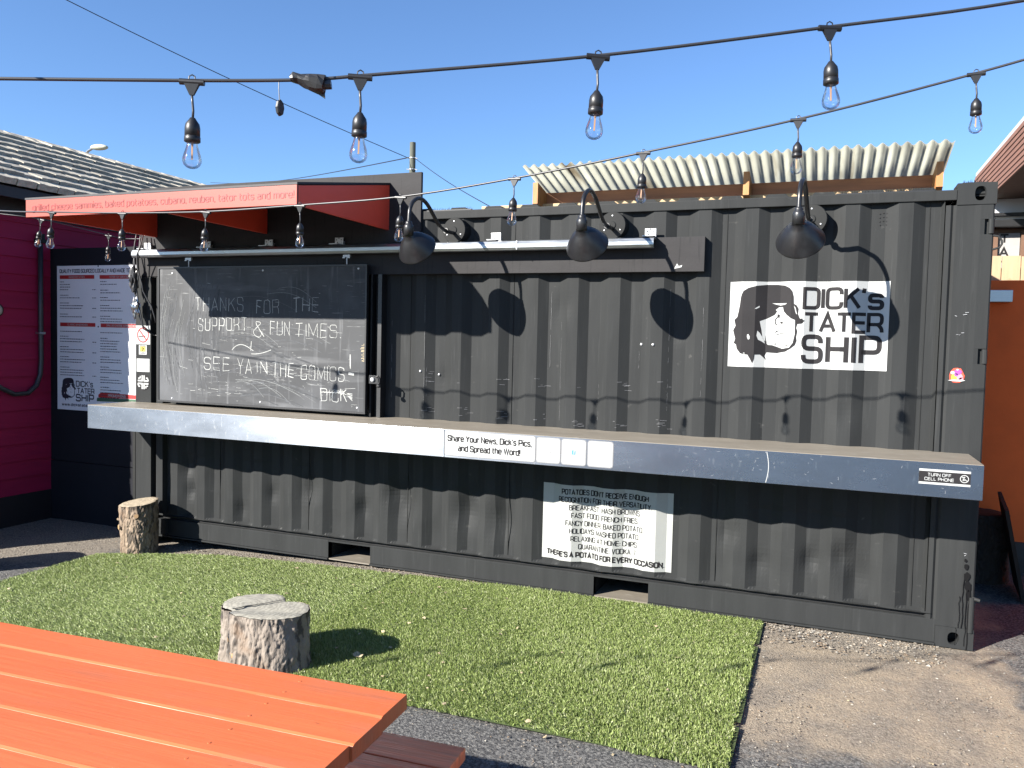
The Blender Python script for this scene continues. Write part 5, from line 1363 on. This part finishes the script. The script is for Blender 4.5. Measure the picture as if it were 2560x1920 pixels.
for xb in (-.30, -1.55):
    part('cross_beam', B(xb-.019, xb+.019, -.70, -.01, .655, .699, bev=.003), M['table'], pt)
    part('bench_beam', B(xb+.02, xb+.058, -1.07, .33, .325, .4115, bev=.003), M['table'], pt)
    for s in (1, -1):
        a_ = Matrix.Translation((xb, -.36, 0))@Matrix.Rotation(s*rad(28), 4, 'X')
        bm = bmesh.new(); v = []
        for xx in (-.019, .019):
            v.append([bm.verts.new((xb+xx, -.36+s*yy, z)) for yy, z in ((.10, .698), (.19, .698), (.58, .0), (.48, .0))])
        bm.faces.new(v[0]); bm.faces.new(v[1][::-1])
        for q_ in range(4): bm.faces.new((v[0][q_], v[1][q_], v[1][(q_+1) % 4], v[0][(q_+1) % 4]))
        bmesh.ops.recalc_face_normals(bm, faces=bm.faces); part('leg', bm, M['table'], pt)
    part('brace', B(xb+.02, xb+.40, -.38, -.34, .60, .64, M=T(0, 0, 0)), M['table'], pt)
for k in range(5):
    for dx in (-.30,):
        for dy in (-.035, -.105):
            bm = bmesh.new(); lathe(bm, [(0, .0006), (.004, .0006), (.0045, -.001)], 8, T(dx+random.uniform(-.004, .004), -.1435*k+dy, pz+.0005)); part('screw', bm, M['table'], pt)

# ------------------------------------------------------------------ artificial turf
TX0, TX1, TY0, TY1 = .06, 4.95, -1.90, -.03
def inside(x, y):
    if not (TX0 < x < TX1-.012+.010*math.sin(y*6+1)+.004*math.sin(y*31) and y > TY0+.014*math.sin(x*5)+.007*math.sin(x*23)+.003*math.sin(x*71)): return False
    back = -.13+.09*smoothstep((x-2.3)/1.4)
    if x < 1.1: back = -.13-.24*((1.1-x)/.85)**1.6 if x > .25 else -.37-.6*(.25-x)
    return y < back
bm = bmesh.new(); st = .05; nxx = int((TX1-TX0)/st)+1; nyy = int((TY1-TY0)/st)+1; V_ = {}
for i in range(nxx+1):
    for j_ in range(nyy+1):
        x, y = TX0+(TX1-TX0)*i/nxx, TY0+(TY1-TY0)*j_/nyy
        V_[i, j_] = bm.verts.new((x, y, gz(x)+.007))
for i in range(nxx):
    for j_ in range(nyy):
        cx_, cy_ = TX0+(TX1-TX0)*(i+.5)/nxx, TY0+(TY1-TY0)*(j_+.5)/nyy
        if inside(cx_, cy_): bm.faces.new((V_[i, j_], V_[i+1, j_], V_[i+1, j_+1], V_[i, j_+1]))
for v in [v for v in bm.verts if not v.link_faces]: bm.verts.remove(v)
tag(part('turf_backing', bm, M['turfbase'], None), kind='structure')
NB = 330000
X = rng.uniform(TX0, TX1, NB); Y = rng.uniform(TY0-.03, 0.0, NB)
# denser towards the camera is not needed: blades are real everywhere
keep = np.array([inside(a_, b_) for a_, b_ in zip(X, Y)])
seam = 2.545+.02*(Y+.1)
keep &= ~((np.abs(X-seam) < .013) & (Y > -.62))
X, Y = X[keep], Y[keep]; n = len(X); seam = seam[keep]
gzv = np.array([gz(a_) for a_ in X])
left = X < seam
lean_a = np.where(left, rad(200), rad(262))+rng.normal(0, .75, n)
# trampled streaks: slow variation of lean and height
wv = np.sin(X*3.1+Y*2.2)+np.sin(X*1.3-Y*4.1+1)+.7*np.sin(X*7+Y*5)
ln = np.where(left, .018, .010)+rng.normal(0, .006, n)+.003*wv; hh = np.where(left, .014, .019)*(1+rng.normal(0, .18, n))-.0015*wv
hh = np.clip(hh, .006, .05)
wd = rng.uniform(.0017, .003, n); fa = rng.uniform(0, 2*np.pi, n)
bx, by = np.cos(fa)*wd, np.sin(fa)*wd; dx, dy = np.cos(lean_a)*ln, np.sin(lean_a)*ln
base = np.stack([X, Y, gzv+.007], 1)
P0 = base+np.stack([-bx, -by, 0*bx], 1); P1 = base+np.stack([bx, by, 0*bx], 1)
mid = base+np.stack([dx*.35, dy*.35, hh*.7], 1); P2 = mid+np.stack([bx*.8, by*.8, 0*bx], 1); P3 = mid-np.stack([bx*.8, by*.8, 0*bx], 1)
P4 = base+np.stack([dx, dy, hh], 1)
verts = np.stack([P0, P1, P2, P3, P4], 1).reshape(-1, 3)
idx = np.arange(n)*5
loops = np.stack([idx, idx+1, idx+2, idx+3, idx+3, idx+2, idx+4], 1).reshape(-1)
me = bpy.data.meshes.new('artificial_turf'); me.vertices.add(len(verts)); me.vertices.foreach_set('co', verts.astype(np.float32).ravel())
me.loops.add(len(loops)); me.loops.foreach_set('vertex_index', loops.astype(np.int32))
me.polygons.add(2*n); ls = np.stack([np.arange(n)*7, np.arange(n)*7+4], 1).ravel(); me.polygons.foreach_set('loop_start', ls.astype(np.int32))
try: me.polygons.foreach_set('loop_total', np.tile([4, 3], n).astype(np.int32))
except Exception: pass
me.update(calc_edges=True)
pal = np.array([(.31, .39, .14), (.26, .34, .11), (.38, .45, .19), (.44, .50, .26), (.19, .26, .075), (.50, .53, .33)])
ci = rng.choice(6, n, p=[.28, .24, .2, .12, .11, .05]); cc = np.array([.95, .93, .92])*pal[ci]*(1+rng.normal(0, .08, (n, 1)))*(1+.05*wv[:, None])
cc = np.clip(cc, .01, 1); ca = me.color_attributes.new('Col', 'FLOAT_COLOR', 'POINT')
ca.data.foreach_set('color', np.repeat(np.concatenate([cc, np.ones((n, 1))], 1), 5, axis=0).astype(np.float32).ravel())
smooth(me)
tag(obj('artificial_turf', me, M['turf']), 'bright green artificial turf laid in front of the container', 'turf', kind='stuff')

# ------------------------------------------------------------------ gravel and litter
def stones(name, P_, label, cols, cat='gravel'):
    n = len(P_); oc = np.array([(1, 0, 0), (0, 1, 0), (-1, 0, 0), (0, -1, 0), (0, 0, .8), (0, 0, -.6)], float)
    fc = np.array([(0, 1, 4), (1, 2, 4), (2, 3, 4), (3, 0, 4), (1, 0, 5), (2, 1, 5), (3, 2, 5), (0, 3, 5)])
    a_ = rng.uniform(0, 2*np.pi, n); ca_, sa = np.cos(a_), np.sin(a_)
    v = oc[None]*(P_[:, 3][:, None, None])*rng.uniform(.6, 1.3, (n, 6, 1))*np.stack([rng.uniform(.7, 1.4, n), rng.uniform(.7, 1.2, n), rng.uniform(.5, .9, n)], 1)[:, None, :]
    vx = v[..., 0]*ca_[:, None]-v[..., 1]*sa[:, None]; vy = v[..., 0]*sa[:, None]+v[..., 1]*ca_[:, None]
    v = np.stack([vx, vy, v[..., 2]], 2)+P_[:, None, :3]
    f = (fc[None]+np.arange(n)[:, None, None]*6).reshape(-1, 3)
    me = bpy.data.meshes.new(name); me.from_pydata(v.reshape(-1, 3).tolist(), [], f.tolist())
    c_ = np.array(cols)[rng.integers(0, len(cols), n)]*rng.uniform(.8, 1.2, (n, 1)); at_ = me.color_attributes.new('Col', 'FLOAT_COLOR', 'POINT')
    at_.data.foreach_set('color', np.repeat(np.concatenate([c_, np.ones((n, 1))], 1), 6, axis=0).astype(np.float32).ravel())
    return tag(obj(name, me, M['stone']), label, cat, kind='stuff')
G_ = []
def sc(nn, x0, x1, y0, y1, r0, r1, cond=None):
    k = 0
    while k < nn:
        x, y = random.uniform(x0, x1), random.uniform(y0, y1); k += 1
        if cond and not cond(x, y): continue
        if inside(x, y) and not (y > -.06): continue
        r = r0+(r1-r0)*random.random()**2.5; G_.append((x, y, gz(x)-.004+r*.25, r))
sc(2600, .3, 5.9, -.13, .02, .003, .010)
sc(2600, 4.93, 6.1, -2.0, .0, .0012, .007)
sc(1500, 6.0, 7.6, -2.0, 1.2, .0012, .007)
sc(5200, 3.3, 6.5, -3.0, -1.88, .0015, .006)
sc(2600, -1.35, .3, -1.6, .28, .002, .008)
sc(450, 4.95, 5.9, -.35, -.02, .005, .013)
stones('gravel', np.array(G_), 'loose pale gravel and grit scattered over the yard ground', [(.17, .145, .115), (.13, .11, .09), (.22, .19, .15), (.085, .078, .07), (.27, .25, .215), (.17, .125, .085)])
def leaf(size, seed):
    rnd = random.Random(seed); bm = bmesh.new(); n = 9; ctr = bm.verts.new((0, 0, .004)); ring = []
    for k in range(n):
        a_ = 2*math.pi*k/n; r = size*(1+.35*math.cos(a_))*rnd.uniform(.75, 1.1); ring.append(bm.verts.new((r*math.cos(a_), r*.7*math.sin(a_), size*rnd.uniform(.0, .45))))
    for k in range(n): bm.faces.new((ctr, ring[k], ring[(k+1) % n]))
    return bm
lf = part('fallen_leaf', leaf(.026, 2), M['leaf'], None); lf.location = (3.045, -1.555, .032); lf.rotation_euler = (.5, .1, .4)
tag(lf, 'large pale dry leaf on the turf beside the wide stump shadow', 'leaf')
bm = bmesh.new()
spots = [(3.15, -1.38), (3.42, -1.35), (3.0, -1.2), (3.5, -1.62), (3.3, -1.72), (2.05, -.62), (1.5, -.42), (.95, -.35), (.99, -.43), (1.2, -.55), (2.8, -.5), (3.0, -.42), (3.4, -.35), (1.6, -1.0), (2.0, -1.25), (3.7, -1.86), (3.55, -1.9), (4.1, -1.87), (3.9, -1.4), (2.7, -.9), (3.25, -.65), (.8, -.9), (4.4, -.5), (4.6, -1.3), (1.1, -.3), (3.6, -.95), (3.1, -.9), (2.3, -.3), (1.9, -.22), (4.2, -1.92), (4.5, -1.95), (3.5, -2.05), (5.4, -1.0), (5.7, -1.5)]
for k, (x, y) in enumerate(spots+[(random.uniform(.3, 4.8), random.uniform(-1.8, -.2)) for _ in range(45)]):
    b2 = leaf(random.uniform(.006, .014), k); k0 = len(bm.verts); me2 = bpy.data.meshes.new('t'); b2.to_mesh(me2); b2.free(); bm.from_mesh(me2); bpy.data.meshes.remove(me2); bm.verts.ensure_lookup_table()
    Mx = T(x, y, gz(x)+(.028 if inside(x, y) else .003))@Matrix.Rotation(random.uniform(0, 6), 4, 'Z')@Matrix.Rotation(random.uniform(-.5, .5), 4, 'X')
    for v in bm.verts[k0:]: v.co = Mx @ v.co
tag(part('leaf_litter', bm, M['leaf'], None), 'small bits of dry leaf scattered over the turf', 'litter', kind='stuff')
